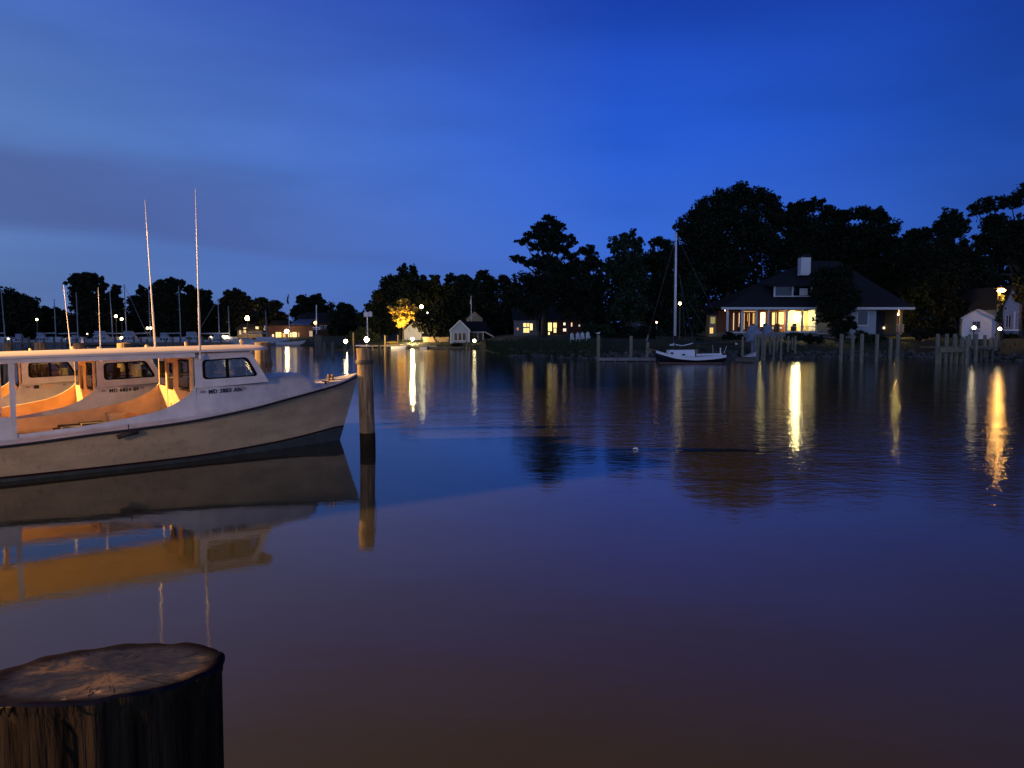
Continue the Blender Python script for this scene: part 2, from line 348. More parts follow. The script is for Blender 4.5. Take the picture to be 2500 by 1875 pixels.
def tree(name, label, lobes, Y, bx, kind=0, cat='tree', dens=165, leaf=None, group=None, flat=1.0, clump=.36, base_y=None):
    leaf = leaf or .0018*Y+.02
    b0 = P(bx, 830, Y); z0 = gz(b0.x, Y)
    t = empty(name, (b0.x, Y, z0), label, cat, group)
    V = quads(crown_pts(lobes, Y, dens, leaf, flat, clump, clump > .3), leaf, rg)
    leafmesh('crown', V, LEAF[kind], t, t.location)
    mb = MB(); top = min(lobes, key=lambda l: l[1]); tp = P(top[0], top[1], Y); base = Vector((b0.x, Y, z0-.3)); H_ = tp.z-z0; r0 = max(.10, H_*.026)
    mid = base.lerp(tp, .45)+Vector((rnd.uniform(-.3, .3), 0, 0))
    mb.tube([base, base.lerp(mid, .5)+Vector((rnd.uniform(-.15, .15), 0, 0)), mid, tp], [r0*1.15, r0*.9, r0*.7, r0*.12], 8)
    for l in lobes:
        q = P(l[0], l[1], Y)
        mb.tube([base.lerp(mid, rnd.uniform(.6, 1)), base.lerp(mid, 1).lerp(q, .5)+Vector((0, 0, .2)), q], [r0*.4, r0*.28, r0*.08], 5)
    mb.build('trunk', MT['bark'], t, True, True)
    return t
T = tree
def woods(label, tops, Y0, Y1, n, seed):      # far belt of woodland that reads as one dark mass
    g = np.random.default_rng(seed); V = []; px = g.uniform(tops[0][0], tops[-1][0], n); yt = np.interp(px, [t[0] for t in tops], [t[1] for t in tops])+10*np.sin(px*.11)+7*np.sin(px*.037+1)+5*np.sin(px*.31)
    q = g.uniform(0, 1, n)**.8; yy = yt+(850-yt)*q; Yd = g.uniform(Y0, Y1, n)
    pts = np.array([P(a, b, c) for a, b, c in zip(px, yy, Yd)])
    V = quads(pts, .42, g); c = pts.mean(0); c[2] = 1.5
    o = leafmesh('woodland', V, LEAF[0], None, c); o.location = c; tag(o, label, 'woods', kind='stuff')
woods('dark woodland closing the view behind the houses on the right shore', [(1190,735),(1300,715),(1420,665),(1500,640),(1640,600),(1700,575),(2000,575),(2200,600),(2260,620),(2400,610),(2750,600)], 124, 138, 64000, 3)
woods('low dark tree line closing the view behind the marina masts', [(-200,790),(60,775),(140,790),(300,775),(520,780),(700,785),(860,778),(900,740),(1050,720),(1180,720)], 165, 178, 26000, 4)
BG = 'trees along the far marina shore'
T('broadleaf_tree', 'round dark tree at the left edge of the frame behind the marina', [(25,745,52,38),(70,765,32,38),(-30,755,50,50),(40,800,70,40),(85,800,30,30)], 158, 30, 1, group=BG)
T('small_tree', 'low dark tree in the dip between the left edge tree and the tallest marina tree', [(112,765,22,16),(140,772,26,20),(125,805,45,30)], 162, 120, 0, group=BG)
T('broadleaf_tree', 'tallest tree of the marina shore, dark with ragged gaps, left of the whip antennas', [(190,695,26,28),(218,685,30,20),(245,698,20,22),(208,735,42,35),(240,740,25,35),(195,790,45,38),(240,795,35,35)], 155, 212, 1, clump=.30, group=BG)
T('broadleaf_tree', 'narrow dark tree just right of the tallest marina tree', [(282,708,14,14),(275,745,26,32),(290,790,38,36)], 157, 280, 1, group=BG)
T('broadleaf_tree', 'dark tree with a small knob top left of the leaning antenna', [(345,710,14,12),(350,745,32,32),(345,795,40,36)], 160, 348, 0, group=BG)
T('broadleaf_tree', 'broad dark tree behind the leaning whip antenna', [(395,705,28,20),(425,695,24,18),(400,745,46,38),(440,745,30,36),(415,795,55,36)], 156, 412, 0, group=BG)
T('broadleaf_tree', 'dark sloping tree behind the upright whip antenna', [(462,708,12,12),(490,725,28,20),(485,765,42,40),(515,770,34,34),(500,800,50,30)], 160, 492, 0, group=BG)
T('broadleaf_tree', 'bushy dark tree with bumpy crown between the upright antenna and the lit restaurant', [(575,722,26,16),(558,745,24,24),(598,745,26,26),(585,785,50,42)], 157, 580, 1, group=BG)
T('broadleaf_tree', 'rounded tree overhanging the lit terrace left of the flagpole', [(635,742,30,18),(665,750,24,18),(650,775,42,26),(690,780,16,16)], 152, 640, 1, group=BG)
T('leaning_tree', 'bare leaning trunk and thin crown beside the restaurant roof', [(655,765,20,16),(625,775,20,14)], 146, 652, 1, dens=110, group=BG)
T('broadleaf_tree', 'wide dark tree right of the flagpole behind the blue roof', [(748,732,26,14),(775,735,22,14),(740,760,34,26),(785,762,34,28),(760,800,60,34)], 162, 760, 0, group=BG)
T('broadleaf_tree', 'small domed dark tree left of the twin birdhouse pole', [(840,752,24,15),(838,780,40,28),(842,808,46,24)], 150, 842, 0, group=BG)
BC = 'trees behind the blue cottage cove'
T('broadleaf_tree', 'tall dark tree with a two-pronged top above the golden lit leaves', [(984,662,13,20),(1008,662,13,20),(995,690,34,26),(958,688,26,22),(1030,690,18,20),(975,725,48,36),(1015,730,40,36),(925,722,20,18),(935,750,36,30),(905,752,16,14),(890,775,22,18),(985,775,60,40),(930,790,50,34)], 128, 978, 0, group=BC)
T('broadleaf_tree', 'dark tree with spiky top just right of the two-pronged tree', [(1062,682,14,14),(1050,715,34,34),(1065,765,44,46),(1045,800,34,30)], 130, 1058, 0, group=BC)
T('conifer', 'pointed dark conifers above the blue cottage roof, left of its flagpole', [(1100,680,14,14),(1118,684,12,12),(1105,715,36,34),(1110,765,44,44)], 132, 1106, 3, group=BC)
T('conifer', 'feathery dark tree directly above the cottage flagpole', [(1135,683,13,14),(1150,690,14,12),(1142,720,32,34),(1146,765,40,42)], 131, 1144, 3, group=BC)
T('broadleaf_tree', 'smooth domed dark tree right of the cottage flagpole', [(1180,675,22,14),(1200,690,20,16),(1185,715,38,36),(1190,770,46,44),(1205,800,40,34)], 126, 1188, 0, group=BC)
T('broadleaf_tree', 'dark tree filling the gap left of the tall pine', [(1230,688,18,16),(1245,715,30,34),(1240,765,38,40)], 124, 1240, 0, group=BC)
T('lamplit_tree', 'small tree whose leaves glow gold in the dock lamplight', [(985,760,26,20),(962,758,16,14),(1008,760,18,17),(980,783,20,15),(1016,776,9,9),(990,738,18,10)], 119, 983, 5, dens=150, clump=.3)
q_ = P(984, 812, 116.2); fl = plight('tree_fill_light', q_, 5200, (1, .52, .09), .15); fl.data.type = 'SPOT'; fl.data.spot_size = R(75); fl.data.spot_blend = .3  # added spot without a fixture, makes the leaves glow gold
fl.rotation_euler = (P(986, 762, 119)-q_).to_track_quat('-Z', 'Y').to_euler()
T('broadleaf_tree', 'spreading low tree between the golden tree and the blue cottage', [(1045,790,34,26),(1075,800,30,22),(1028,775,18,16)], 117, 1068, 1)
T('shrub', 'pale bush under the twin birdhouse pole, lit from the dock', [(885,812,22,14),(905,822,26,14),(865,822,20,12)], 122, 890, 4, cat='shrub', dens=150)
T('pine_tree', 'tall loblolly pine with layered open crown beside the cove', [(1340,536,24,12),(1336,560,40,24),(1345,600,50,22),(1318,640,40,20),(1350,655,50,24),(1318,552,24,13),(1362,556,22,14),(1300,572,26,13),(1340,574,34,15),(1378,580,22,12),(1280,590,22,10),(1322,598,40,13),(1368,604,32,14),(1398,592,14,14),(1262,632,24,10),(1290,640,22,9),(1345,632,34,14),(1388,622,22,14),(1405,650,22,20),(1360,665,34,20)], 94, 1330, 3, dens=180, flat=.7, clump=.34)
T('broadleaf_tree', 'dark rounded tree leaning against the right side of the pine', [(1395,655,26,24),(1375,690,34,30),(1395,740,42,40)], 92, 1388, 0)
T('broadleaf_tree', 'dark tree below the pine with lit house windows behind its trunk', [(1290,690,44,26),(1330,700,34,32),(1262,720,34,28),(1300,745,50,34)], 90, 1322, 0)
T('broadleaf_tree', 'shaggy tree between the pine and the pale green poplar', [(1435,612,22,18),(1452,640,24,24),(1425,655,26,26),(1438,700,42,40),(1440,755,46,40)], 90, 1440, 0)
T('poplar_tree', 'lighter green feathery tree left of the sailboat mast', [(1545,572,10,16),(1525,590,24,20),(1500,600,20,20),(1560,600,18,22),(1530,635,44,34),(1495,650,26,30),(1545,690,42,44),(1530,750,50,44)], 88, 1530, 2, dens=175)
T('broadleaf_tree', 'dark tree filling the gap left of the tallest crown', [(1605,592,26,16),(1630,605,24,22),(1610,640,40,38),(1620,710,46,50),(1600,770,50,36)], 92, 1612, 0)
T('oak_tree', 'largest tree on the shore, domed crown towering over the big house', [(1812,478,46,32),(1860,486,40,28),(1765,495,42,30),(1720,515,40,32),(1892,520,28,34),(1690,548,36,32),(1668,566,24,20),(1800,540,80,52),(1730,590,70,52),(1850,580,60,50),(1690,640,54,54),(1770,660,76,60),(1665,710,40,50)], 99, 1762, 0, dens=150)
T('broadleaf_tree', 'dark tree with spiky shoots joined to the right of the largest crown', [(1948,512,34,22),(1990,500,30,16),(1915,540,30,30),(1965,560,62,44),(1930,620,60,50)], 101, 1950, 0, group='trees behind the big house')
T('broadleaf_tree', 'broad dark tree behind the chimney of the big house', [(2030,520,32,20),(2060,528,28,18),(2040,570,60,42),(2020,630,70,50),(2080,640,60,54)], 103, 2040, 0, group='trees behind the big house')
T('broadleaf_tree', 'dark tree sloping down to the right behind the big house wing', [(2105,520,32,22),(2140,530,30,24),(2168,556,30,28),(2120,580,60,44),(2182,600,28,34),(2150,660,60,60),(2195,680,30,60)], 101, 2130, 0, group='trees behind the big house')
T('broadleaf_tree', 'lower dark tree in the sky notch right of the big house', [(2235,620,44,40),(2232,575,24,18),(2215,600,22,22),(2262,572,24,20),(2240,640,50,54),(2250,720,60,60),(2215,770,40,50)], 93, 2240, 0)
T('broadleaf_tree', 'open branching tree above the white shed with sky showing through', [(2330,560,44,34),(2290,620,50,40),(2370,640,50,50),(2322,528,30,20),(2298,545,22,18),(2350,545,20,20),(2310,590,34,28),(2350,620,40,40),(2310,680,50,50),(2330,750,60,40),(2250,680,40,50)], 90, 2330, 0, dens=120, clump=.31)
T('broadleaf_tree', 'tall airy tree at the right edge of the frame', [(2420,498,36,22),(2382,515,22,18),(2468,492,30,22),(2510,470,36,34),(2430,545,40,26),(2485,560,50,34),(2400,590,30,28),(2450,620,40,34),(2520,640,50,60),(2400,680,36,50),(2440,580,60,44),(2500,580,50,50)], 90, 2490, 0, dens=110, clump=.31)
T('broadleaf_tree', 'dark tree whose trunk rises in front of the right edge house', [(2490,720,18,24),(2500,680,24,30),(2510,780,14,30)], 76, 2492, 0, dens=130)
T('broadleaf_tree', 'bushy dark tree in front of the big house, hiding its right half', [(2015,668,32,22),(2050,665,32,22),(1998,705,30,28),(2040,710,50,38),(2072,735,26,34),(2028,760,42,36),(2048,800,32,26),(2075,790,18,22)], 84, 2042, 0, dens=190)
T('broadleaf_tree', 'dark green tree behind the sailboat stays, left of the big house', [(1695,690,34,34),(1675,740,32,40),(1705,780,30,40),(1640,790,40,36)], 92, 1690, 2, dens=140)
for i, (px, py, rx, ry, Y, lb) in enumerate([(1460,808,50,22,86,'dark shrub mass behind the white lawn chairs'),(1560,815,55,26,84,'dark shrub mass behind the low floating dock'),(1250,838,26,10,96,'low clipped shrub at the edge of the grassy point'),
    (1940,822,26,14,79,'rounded black bush in front of the lit porch doors'),(1985,828,30,12,79,'low hedge below the right porch windows'),(1790,826,30,18,82,'dark hedge below the left porch windows'),
    (2120,822,40,14,80,'hedge in front of the house wing'),(2248,815,28,18,82,'dark bush right of the lit side porch'),(2290,800,40,30,86,'dark shrub mass left of the white shed'),
    (1172,840,12,6,111,'leafy bush right of the cottage lamp, in front of the porch'),(1116,842,14,4,110,'low bush under the cottage gable windows'),(2460,822,30,12,78,'low hedge under the right edge house'),
    (1720,838,40,12,80,'low shrubs on the bank behind the sailboat stern'),(1232,834,16,10,108,'dark bush at the right end of the cottage'),(800,832,18,8,140,'dark shrub by the long grey house')]):
    T('shrub', lb, [(px-rx*.35, py, rx*.6, ry), (px+rx*.4, py+ry*.15, rx*.6, ry*.85)], Y, px, 0 if i % 3 else 2, cat='shrub', dens=190, group='shrubs along the far shore')

def reeds():
    g = np.random.default_rng(9); vs = []; n = 0
    for i in range(5200):
        px = g.uniform(1186, 1470) if i < 4000 else g.uniform(600, 2500); p = shore_pt(px); d = Vector((p.x, p.y, 0)).normalized(); q = g.uniform(.1, 1)**2*9+.1; c = Vector((p.x, p.y, 0))+d*q
        z = gz(c.x, c.y); h = g.uniform(.12, .5); w = g.uniform(.02, .06); lx = g.uniform(-.15, .15)
        vs += [(c.x-w, c.y, z-.1), (c.x+w, c.y, z-.1), (c.x+w*.3+lx, c.y+lx, z+h), (c.x-w*.3+lx, c.y+lx, z+h)]
    o = leafmesh('shore_reeds', np.array(vs), LEAF[4], None, (0, 0, 0)); tag(o, 'rough reeds and grass tufts along the far bank', 'reeds', kind='stuff')
reeds()

# ------------------------------------------------------------------ the three workboats
TH = R(38); S0 = G(830, 1074)
WLt = [(0,0),(.04,.15),(.0873,.29),(.194,.62),(.355,.98),(.525,1.13),(.65,1.18),(1,1.12)]
SHt = [(0,0),(.03,.27),(.0616,.47),(.184,1.05),(.286,1.37),(.396,1.56),(.522,1.62),(.66,1.62),(.85,1.56),(1,1.42)]
ZSt = [(-.52,1.58),(.19,1.42),(1.6,1.21),(2.77,1.03),(4.04,.89),(5.5,.80),(7.07,.70),(9,.66),(11,.68)]
ZBt = [(-.2,.36),(.98,.24),(2.14,.17),(3.9,.12),(7,.11),(11,.11)]
LEN = 11.0
def bs(u): return spl(SHt, (u+.52)/(LEN+.52))
def zs(u): return spl(ZSt, u)
def vi(u): return min(1.35, bs(u)-.13)
SWt = [(3.74,1.56),(3.80,1.47),(4.02,1.30),(4.16,1.225),(4.39,1.13),(4.82,1.045),(5.5,.945),(6.14,.89),(6.84,.84)]
def LP(u, v, w): return (-u, -v, w)
def rrect(corners, rad, n=5):       # rounded polygon in a plane (2-D)
    out = []; m = len(corners)
    for i in range(m):
        p = Vector(corners[i]); a = (Vector(corners[i-1])-p).normalized(); b = (Vector(corners[(i+1) % m])-p).normalized()
        s, e = p+a*rad, p+b*rad
        for k in range(n+1):
            t = k/n; out.append(s*(1-t)**2+p*2*t*(1-t)+e*t*t)
    return out
def hole_panel(mb, outer, hole, f, th):   # outer: polygon, hole: loop; ring of faces joined by angle, thickness th along 3rd axis; f(a, b, c)->3-D
    c = sum((Vector(h) for h in hole), Vector((0, 0)))/len(hole); ring = []
    for h in hole:
        d = (Vector(h)-c).normalized(); best = 1e9
        for i in range(len(outer)):
            p, q = Vector(outer[i]), Vector(outer[(i+1) % len(outer)]); e = q-p; den = d.x*e.y-d.y*e.x
            if abs(den) < 1e-9: continue
            w = p-c; t = (w.x*e.y-w.y*e.x)/den; s = (w.x*d.y-w.y*d.x)/den
            if t > 0 and -1e-6 <= s <= 1+1e-6: best = min(best, t)
        ring.append(c+d*best)
    # add the true corners
    pts = list(ring)
    for q in outer:
        q = Vector(q); k = min(range(len(ring)), key=lambda i: (ring[i]-q).length); pts[k] = q
    n = len(hole)
    vs = [f(p.x, p.y, 0) for p in pts]+[f(h[0], h[1], 0) for h in hole]+[f(p.x, p.y, th) for p in pts]+[f(h[0], h[1], th) for h in hole]
    fs = []
    for i in range(n):
        j = (i+1) % n
        fs += [(i, j, n+j, n+i), (2*n+i, 3*n+i, 3*n+j, 2*n+j), (n+i, n+j, 3*n+j, 3*n+i), (i, 2*n+i, 2*n+j, j)]
    mb.add(vs, fs)
def make_text(name, s, size, matx, parent, mtx, thick=.002):
    cu = bpy.data.curves.new(name, 'FONT'); cu.body = s; cu.size = size; cu.extrude = thick; cu.offset = .0032; cu.space_character = 1.12
    ob = bpy.data.objects.new(name, cu); C.objects.link(ob); dg = bpy.context.evaluated_depsgraph_get()
    me = bpy.data.meshes.new_from_object(ob.evaluated_get(dg)); bpy.data.objects.remove(ob); bpy.data.curves.remove(cu)
    me.transform(mtx); me.materials.clear(); me.materials.append(matx)
    o = bpy.data.objects.new(name, me); C.objects.link(o); o.parent = parent; return o
def workboat(loc, text, label, ant, seed, aw=1):
    r_ = random.Random(seed)
    B = empty('workboat', loc, label, 'workboat', 'white workboats moored side by side', TH)
    # hull
    mb = MB(); rows = []; NT = 56
    for i in range(NT+1):
        t = (i/NT)**1.35; row = []
        bw, bt = spl(WLt, t), spl(SHt, t); us = -.52+t*(LEN+.52); z1 = zs(us); zb = spl(ZBt, us)
        lv = [(-.55, 'k'), (-.3, 'c'), (0, 'w'), (zb-.045, 'x'), (zb, 'x')]+[(zb+(z1-zb)*q, 'x') for q in (.2, .4, .6, .8, 1)]
        for z, kk in lv:
            su = -.33*z if z >= 0 else -.9*z
            if kk == 'k': b = 0
            elif kk == 'c': b = bw*.72
            elif kk == 'w': b = bw
            else:
                q = z/z1; b = bw+(bt-bw)*(q**(1.25-.2*min(1, t*3)))
            row.append((su+t*(LEN-su), b, z))
        rows.append(row)
    n = len(rows[0])
    for sg in (1, -1):
        for k in range(n-1):
            mb.m = 2 if k < 3 else (1 if k == 3 else 0)
            mb.loft([[LP(r[k][0], sg*r[k][1], r[k][2]), LP(r[k+1][0], sg*r[k+1][1], r[k+1][2])] for r in rows])
    mb.m = 0; e = rows[-1]; mb.add([LP(p[0], p[1], p[2]) for p in e]+[LP(p[0], -p[1], p[2]) for p in e], [(k, k+1, n+k+1, n+k) for k in range(n-1)])
    me_h = mb.build('hull', [MT['hull'], MT['stripe'], MT['bottom']], B, True)
    # rub rail
    mb = MB()
    for sg in (1, -1):
        pts = [LP(u, sg*(bs(u)+.015), zs(u)-.01) for u in [-.52+k*(LEN+.5)/60 for k in range(61)]]
        mb.tube(pts, .026, 6)
    mb.build('rub_rail', MT['rail'], B, True)
    # foredeck
    mb = MB(); us = [-.50, -.4, -.25, -.05, .2, .45, .7, .95]
    mb.loft([[LP(u, (bs(u)-.01)*q, zs(u)+.015+.05*(1-q*q)*min(1, bs(u)*2)) for q in (-1, -.8, -.5, 0, .5, .8, 1)] for u in us])
    mb.build('foredeck', MT['white'], B, True)
    mb = MB()
    for sg in (1, -1):
        mb.loft([[LP(u, sg*(bs(u)-.0), zs(u)), LP(u, sg*(bs(u)-.005), zs(u)+.055), LP(u, sg*(bs(u)-.04), zs(u)+.055), LP(u, sg*(bs(u)-.045), zs(u)+.01)] for u in [-.5+.09*k for k in range(15)]])
    mb.build('toe_rail', MT['white'], B, True)
    # trunk cabin with rounded nose, runs aft under the pilothouse
    TZ = [(.62,0),(.68,.06),(.76,.12),(.9,.20),(1.05,.30),(1.25,.41),(1.6,.47),(2.3,.60),(3.0,.64),(3.76,.66)]
    mb = MB(); rows = []
    for k in range(45):
        u = .62+(3.76-.62)*(k/44)**1.2; z0 = zs(u)+.035; h = spl(TZ, u)*min(1, .92+.02*u); zt = min(z0+h, 1.655 if u < 2.3 else 1.64); w = vi(u)*min(1, .15+((u-.62)/.5)**.5) if u < 1.05 else vi(u)
        o_ = bs(u)
        rows.append([LP(u, v, z) for v, z in ((o_, zs(u)), (o_-.06, zs(u)+.03), (w+.03, z0+.015), (w, z0+(zt-z0)*.25), (w-.015, z0+(zt-z0)*.7), (w-.06, zt-.035), (w-.15, zt), (w*.4, zt+.04), (0, zt+.05))])
    full = [r+[(p[0], -p[1], p[2]) for p in r[-2::-1]] for r in rows]
    mb.loft(full); mb.build('trunk_cabin', MT['white'], B, True)
    # side decks and sweeping coamings aft
    mb = MB()
    for sg in (1, -1):
        rows = []
        for k in range(60):
            u = 3.74+(10.9-3.74)*k/59
            wt = spl(SWt, u) if u < 6.82 else 1.17
            wt = wt if u < 10.4 else wt
            z0 = zs(u); b = bs(u); w = min(1.35, b-.14)
            rows.append([LP(u, sg*v, z) for v, z in ((b, z0), (b-.05, z0+.03), (w+.045, z0+.055), (w+.012, z0+.075), (w, max(z0+.09, z0+(wt-z0)*.5)), (w-.004, wt), (w-.05, wt), (w-.06, z0-.12), (w-.45, .34))])
        for k in range(len(rows[0])-1):
            mb.m = 1 if k >= 6 else 0; mb.loft([[r[k], r[k+1]] for r in rows])
    mb.build('coaming', [MT['white'], MT['interior']], B, False)
    mb = MB(); mb.box(-10.8, -3.78, -.92, .92, .30, .34)
    mb.build('cockpit_floor', MT['interior'], B)
    mb = MB()
    for sg in (1, -1): mb.box(-6.7, -3.95, sg*1.02-.17, sg*1.02+.17, .55, .585)
    mb.build('side_bench', MT['interior'], B)
    # pilothouse side walls with window
    def wall(v0, sg):
        def f(a, b, c): return LP(a, sg*(v0-(b-1.55)*.10-c), b)
        return f
    outer = [(3.74,1.52),(3.74,2.21),(2.60,2.27),(2.24,1.60)]
    hole = rrect([(3.58,1.70),(3.58,2.085),(2.68,2.125),(2.47,1.735)], .085)
    for sg in (1, -1):
        mb = MB(); hole_panel(mb, outer, hole, wall(1.335, sg), .035); wl = mb.build('side_wall', MT['white'], B)
        mb = MB(); f = wall(1.342, sg); n = len(hole); c = sum((Vector(h) for h in hole), Vector((0, 0)))/n
        inn = [c+(Vector(h)-c)*.93 for h in hole]
        inn = [Vector(h)-(Vector(h)-c).normalized()*.048 for h in hole]; out_ = [Vector(h)+(Vector(h)-c).normalized()*.012 for h in hole]
        vs = [f(p.x, p.y, 0) for p in out_]+[f(p.x, p.y, -.006) for p in inn]+[f(p.x, p.y, .02) for p in inn]
        mb.add(vs, [(i, (i+1) % n, n+(i+1) % n, n+i) for i in range(n)]+[(n+i, n+(i+1) % n, 2*n+(i+1) % n, 2*n+i) for i in range(n)])
        mb.prism([f(3.12,1.71,-.004), f(3.06,1.71,-.004), f(3.06,2.10,-.004), f(3.12,2.10,-.004)], (0, sg*.02, 0))
        fr = mb.build('window_frame', MT['rubber'], wl)
        mb = MB(); mb.add([f(p.x, p.y, .015) for p in inn], [tuple(range(n))]); mb.build('window_pane', MT['glass'], wl)
    mb = MB()                       # raked windshield in three lights
    def wf(v, z): q = (z-1.6)/.65; return LP(2.24+.36*q, v*(1-.03*q), z)
    for a, b in ((-1.33,-1.22),(-.44,-.36),(.36,.44),(1.22,1.33)): mb.prism([wf(a,1.6), wf(b,1.6), wf(b,2.25), wf(a,2.25)], (-.03,0,0))
    for a, b in ((1.58,1.72),(2.12,2.26)): mb.prism([wf(-1.22,a), wf(1.22,a), wf(1.22,b), wf(-1.22,b)], (-.028,0,0))
    ws = mb.build('windshield', MT['white'], B)
    mb = MB(); mb.add([wf(-1.2,1.7), wf(1.2,1.7), wf(1.2,2.15), wf(-1.2,2.15)], [(0,1,2,3)]); o = mb.build('window_pane', MT['glass'], ws); o.location.x = -.012
    # aft bulkhead: port window, doorway with half door, starboard window
    mb = MB(); U0, U1 = -3.80, -3.762
    def bk(v0, v1, z0, z1): mb.box(U0, U1, -v1, -v0, z0, z1)
    bk(-1.30,-1.22,.9,2.22); bk(-1.22,-.72,.62,1.46); bk(-1.22,-.72,2.06,2.22); bk(-.72,-.60,.36,2.22); bk(-.60,-.04,1.98,2.22); bk(-.04,.10,.36,2.22); bk(.10,1.22,.62,1.44); bk(.10,.34,1.44,2.2); bk(.34,1.14,2.10,2.22); bk(1.14,1.30,.9,2.2)
    bw_ = mb.build('aft_bulkhead', MT['interior'], B)
    mb = MB(); hl = rrect([(-1.12,1.50),(-1.12,2.08),(-.34,2.08),(-.34,1.50)], .07); n = len(hl); c = Vector((-.73, 1.79))
    inn = [c+(Vector(h)-c)*.90 for h in hl]
    mb.add([(U0-.012, h[0], h[1]) for h in hl]+[(U0-.018, p.x, p.y) for p in inn], [(i, (i+1) % n, n+(i+1) % n, n+i) for i in range(n)]); mb.build('window_frame', MT['rubber'], bw_)
    mb = MB(); mb.add([(U0-.008, .72, 1.46), (U0-.008, 1.22, 1.46), (U0-.008, 1.22, 2.06), (U0-.008, .72, 2.06)], [(0,1,2,3)]); mb.build('window_pane', MT['glass'], bw_); mb = MB(); mb.add([(U0-.008, p.x, p.y) for p in inn], [tuple(range(n))]); mb.build('window_pane', MT['glass'], bw_)
    mb = MB(); mb.box(-3.79, -3.775, .05, .59, .37, 1.40); mb.box(-3.80, -3.77, .06, .10, 1.40, 1.97); mb.tube([(-3.84,.16,.95),(-3.84,.16,1.12)], .012, 6)
    mb.build('door', MT['interior'], B)
    mb = MB(); mb.box(-3.6, -2.5, -1.2, 1.2, 1.63, 1.665)            # dashboard and gear inside the house
    mb.box(-3.1, -3.0, -.1, .15, 1.665, 1.92); mb.ball((-3.45, -.6, 1.78), .12)
    mb.tube([(-3.3,-.9,1.665),(-3.25,-.85,2.15)], .05, 6); mb.box(-2.75, -2.6, -1.0, -.7, 1.665, 1.9)
    mb.build('helm_console', MT['dark'], B)
    # roof and its beam
    mb = MB(); rows = []
    def roofz(u): return 2.19+.09*max(0, min(1, (7-u)/4.8))
    for k in range(34):
        if k < 10: a = k/9; u = 2.14+.42*(1-math.cos(a*math.pi/2)); hw = .95+.5*math.sin(a*math.pi/2)
        else: u = 2.56+(9.9-2.56)*(k-9)/24; hw = 1.45
        z = roofz(u)
        rows.append([LP(u, v*hw, z+dz) for v, dz in ((-1,0),(-1,.035),(-.97,.05),(-.6,.075),(0,.09),(.6,.075),(.97,.05),(1,.035),(1,0),(.5,0),(-.5,0))])
    mb.loft(rows, True); n = 11; mb.add(rows[0], [tuple(range(n))]); mb.add(rows[-1], [tuple(range(n))])
    rf = mb.build('roof', MT['roof'], B, True)
    md = rf.modifiers.new('edge_split', 'EDGE_SPLIT'); md.split_angle = R(40)
    mb = MB()
    for sg in (1, -1):
        mb.prism([LP(9.8, sg*1.40, roofz(9.8)-.10), LP(3.75, sg*1.40, roofz(3.75)-.10), LP(3.75, sg*1.40, roofz(3.75)-.002), LP(9.8, sg*1.40, roofz(9.8)-.002)], (0, sg*.04, 0))
    mb.build('roof_beam', MT['white'], B)
    for u, sg in ((6.84,1),(6.84,-1),(9.7,1),(9.7,-1)):
        mb = MB(); mb.box(-u-.042, -u+.042, -sg*1.35-.034, -sg*1.35+.034, zs(u)+.02, roofz(u)-.002); mb.build('canopy_post', MT['white'], B)
    # antennas
    for k, (u, v, w, h) in enumerate(((3.88,-1.2,2.24,ant[0]),(3.66,1.43,2.12,ant[1]))):
        mb = MB(); top = LP(u+.11*(k == 0), v+.0, w+h)
        b_ = Vector(LP(u, v, w)); tt = Vector(top); mb.tube([b_, b_.lerp(tt, .3), b_.lerp(tt, .31), b_.lerp(tt, .75), tt], [.022*aw, .020*aw, .015*aw, .011*aw, .007*aw], 7)
        mb.box(b_.x-.03, b_.x+.03, b_.y-.03, b_.y+.03, b_.z-.03, b_.z+.08); mb.build('antenna', MT['fibreglass'], B, True)
    mb = MB(); mb.tube([(-2.35,0,2.33),(-2.35,0,2.40)], .022, 8); mb.ball((-2.35,0,2.44), .05, 1, 10); mb.build('anchor_light', MT['bin'], B, True)
    mb = MB(); mb.tube([(-3.3,.9,2.33),(-3.3,.9,2.39)], .03, 8); mb.ball((-3.3,.9,2.40), .035); mb.build('roof_fitting', MT['bin'], B); mb = MB(); mb.box(-4.2,-4.1,.6,.68,2.27,2.34); mb.build('roof_fitting', MT['bin'], B)
    # foredeck fittings
    mb = MB()
    for s_ in (-.05, .05): mb.box(-.22+s_-.02, -.22+s_+.02, -.03, .03, 1.44, 1.62)
    mb.tube([(-.22-.11,0,1.56),(-.22+.11,0,1.56)], .014, 6); mb.build('bitt', MT['piling'], B)
    mb = MB(); mb.tube([(-.58,-.32,1.48),(-.42,-.34,1.48)], .016, 6); mb.box(-.52,-.48,-.35,-.31,1.42,1.48); mb.build('cleat', MT['dark'], B); mb = MB(); mb.tube([(-.3,0,1.5),(-.1,.1,1.49),(.1,.02,1.49),(.3,-.05,1.51)], .012, 5); mb.build('bow_line', MT['rope'], B)
    # lettering on both bows of the house side
    for sg in (1, -1):
        ua, ub = 3.50, 2.87
        pa, pb = Vector(LP(ua, sg*(vi(ua)+.012), 1.405)), Vector(LP(ub, sg*(vi(ub)+.012), 1.42))
        if sg < 0: pa, pb = pb, pa
        ex = (pb-pa).normalized(); ez = Vector((0, 0, 1)); ey = (ez-ex*ez.dot(ex)).normalized(); en = ex.cross(ey)
        mt_ = Matrix((( ex.x, ey.x, en.x, pa.x), (ex.y, ey.y, en.y, pa.y), (ex.z, ey.z, en.z, pa.z), (0, 0, 0, 1)))
        if text: make_text('registration_number', text, .118, MT['letter'], B, mt_)
        for q in (-.17, .70):
            mb = MB(); c = pa+ex*q+ey*.03; mb.prism([c, c+ex*.09, c+ex*.10+ey*.035, c+ex*.05+ey*.06, c+ey*.04], en*.003); mb.build('registration_sticker', MT['faded'], B)
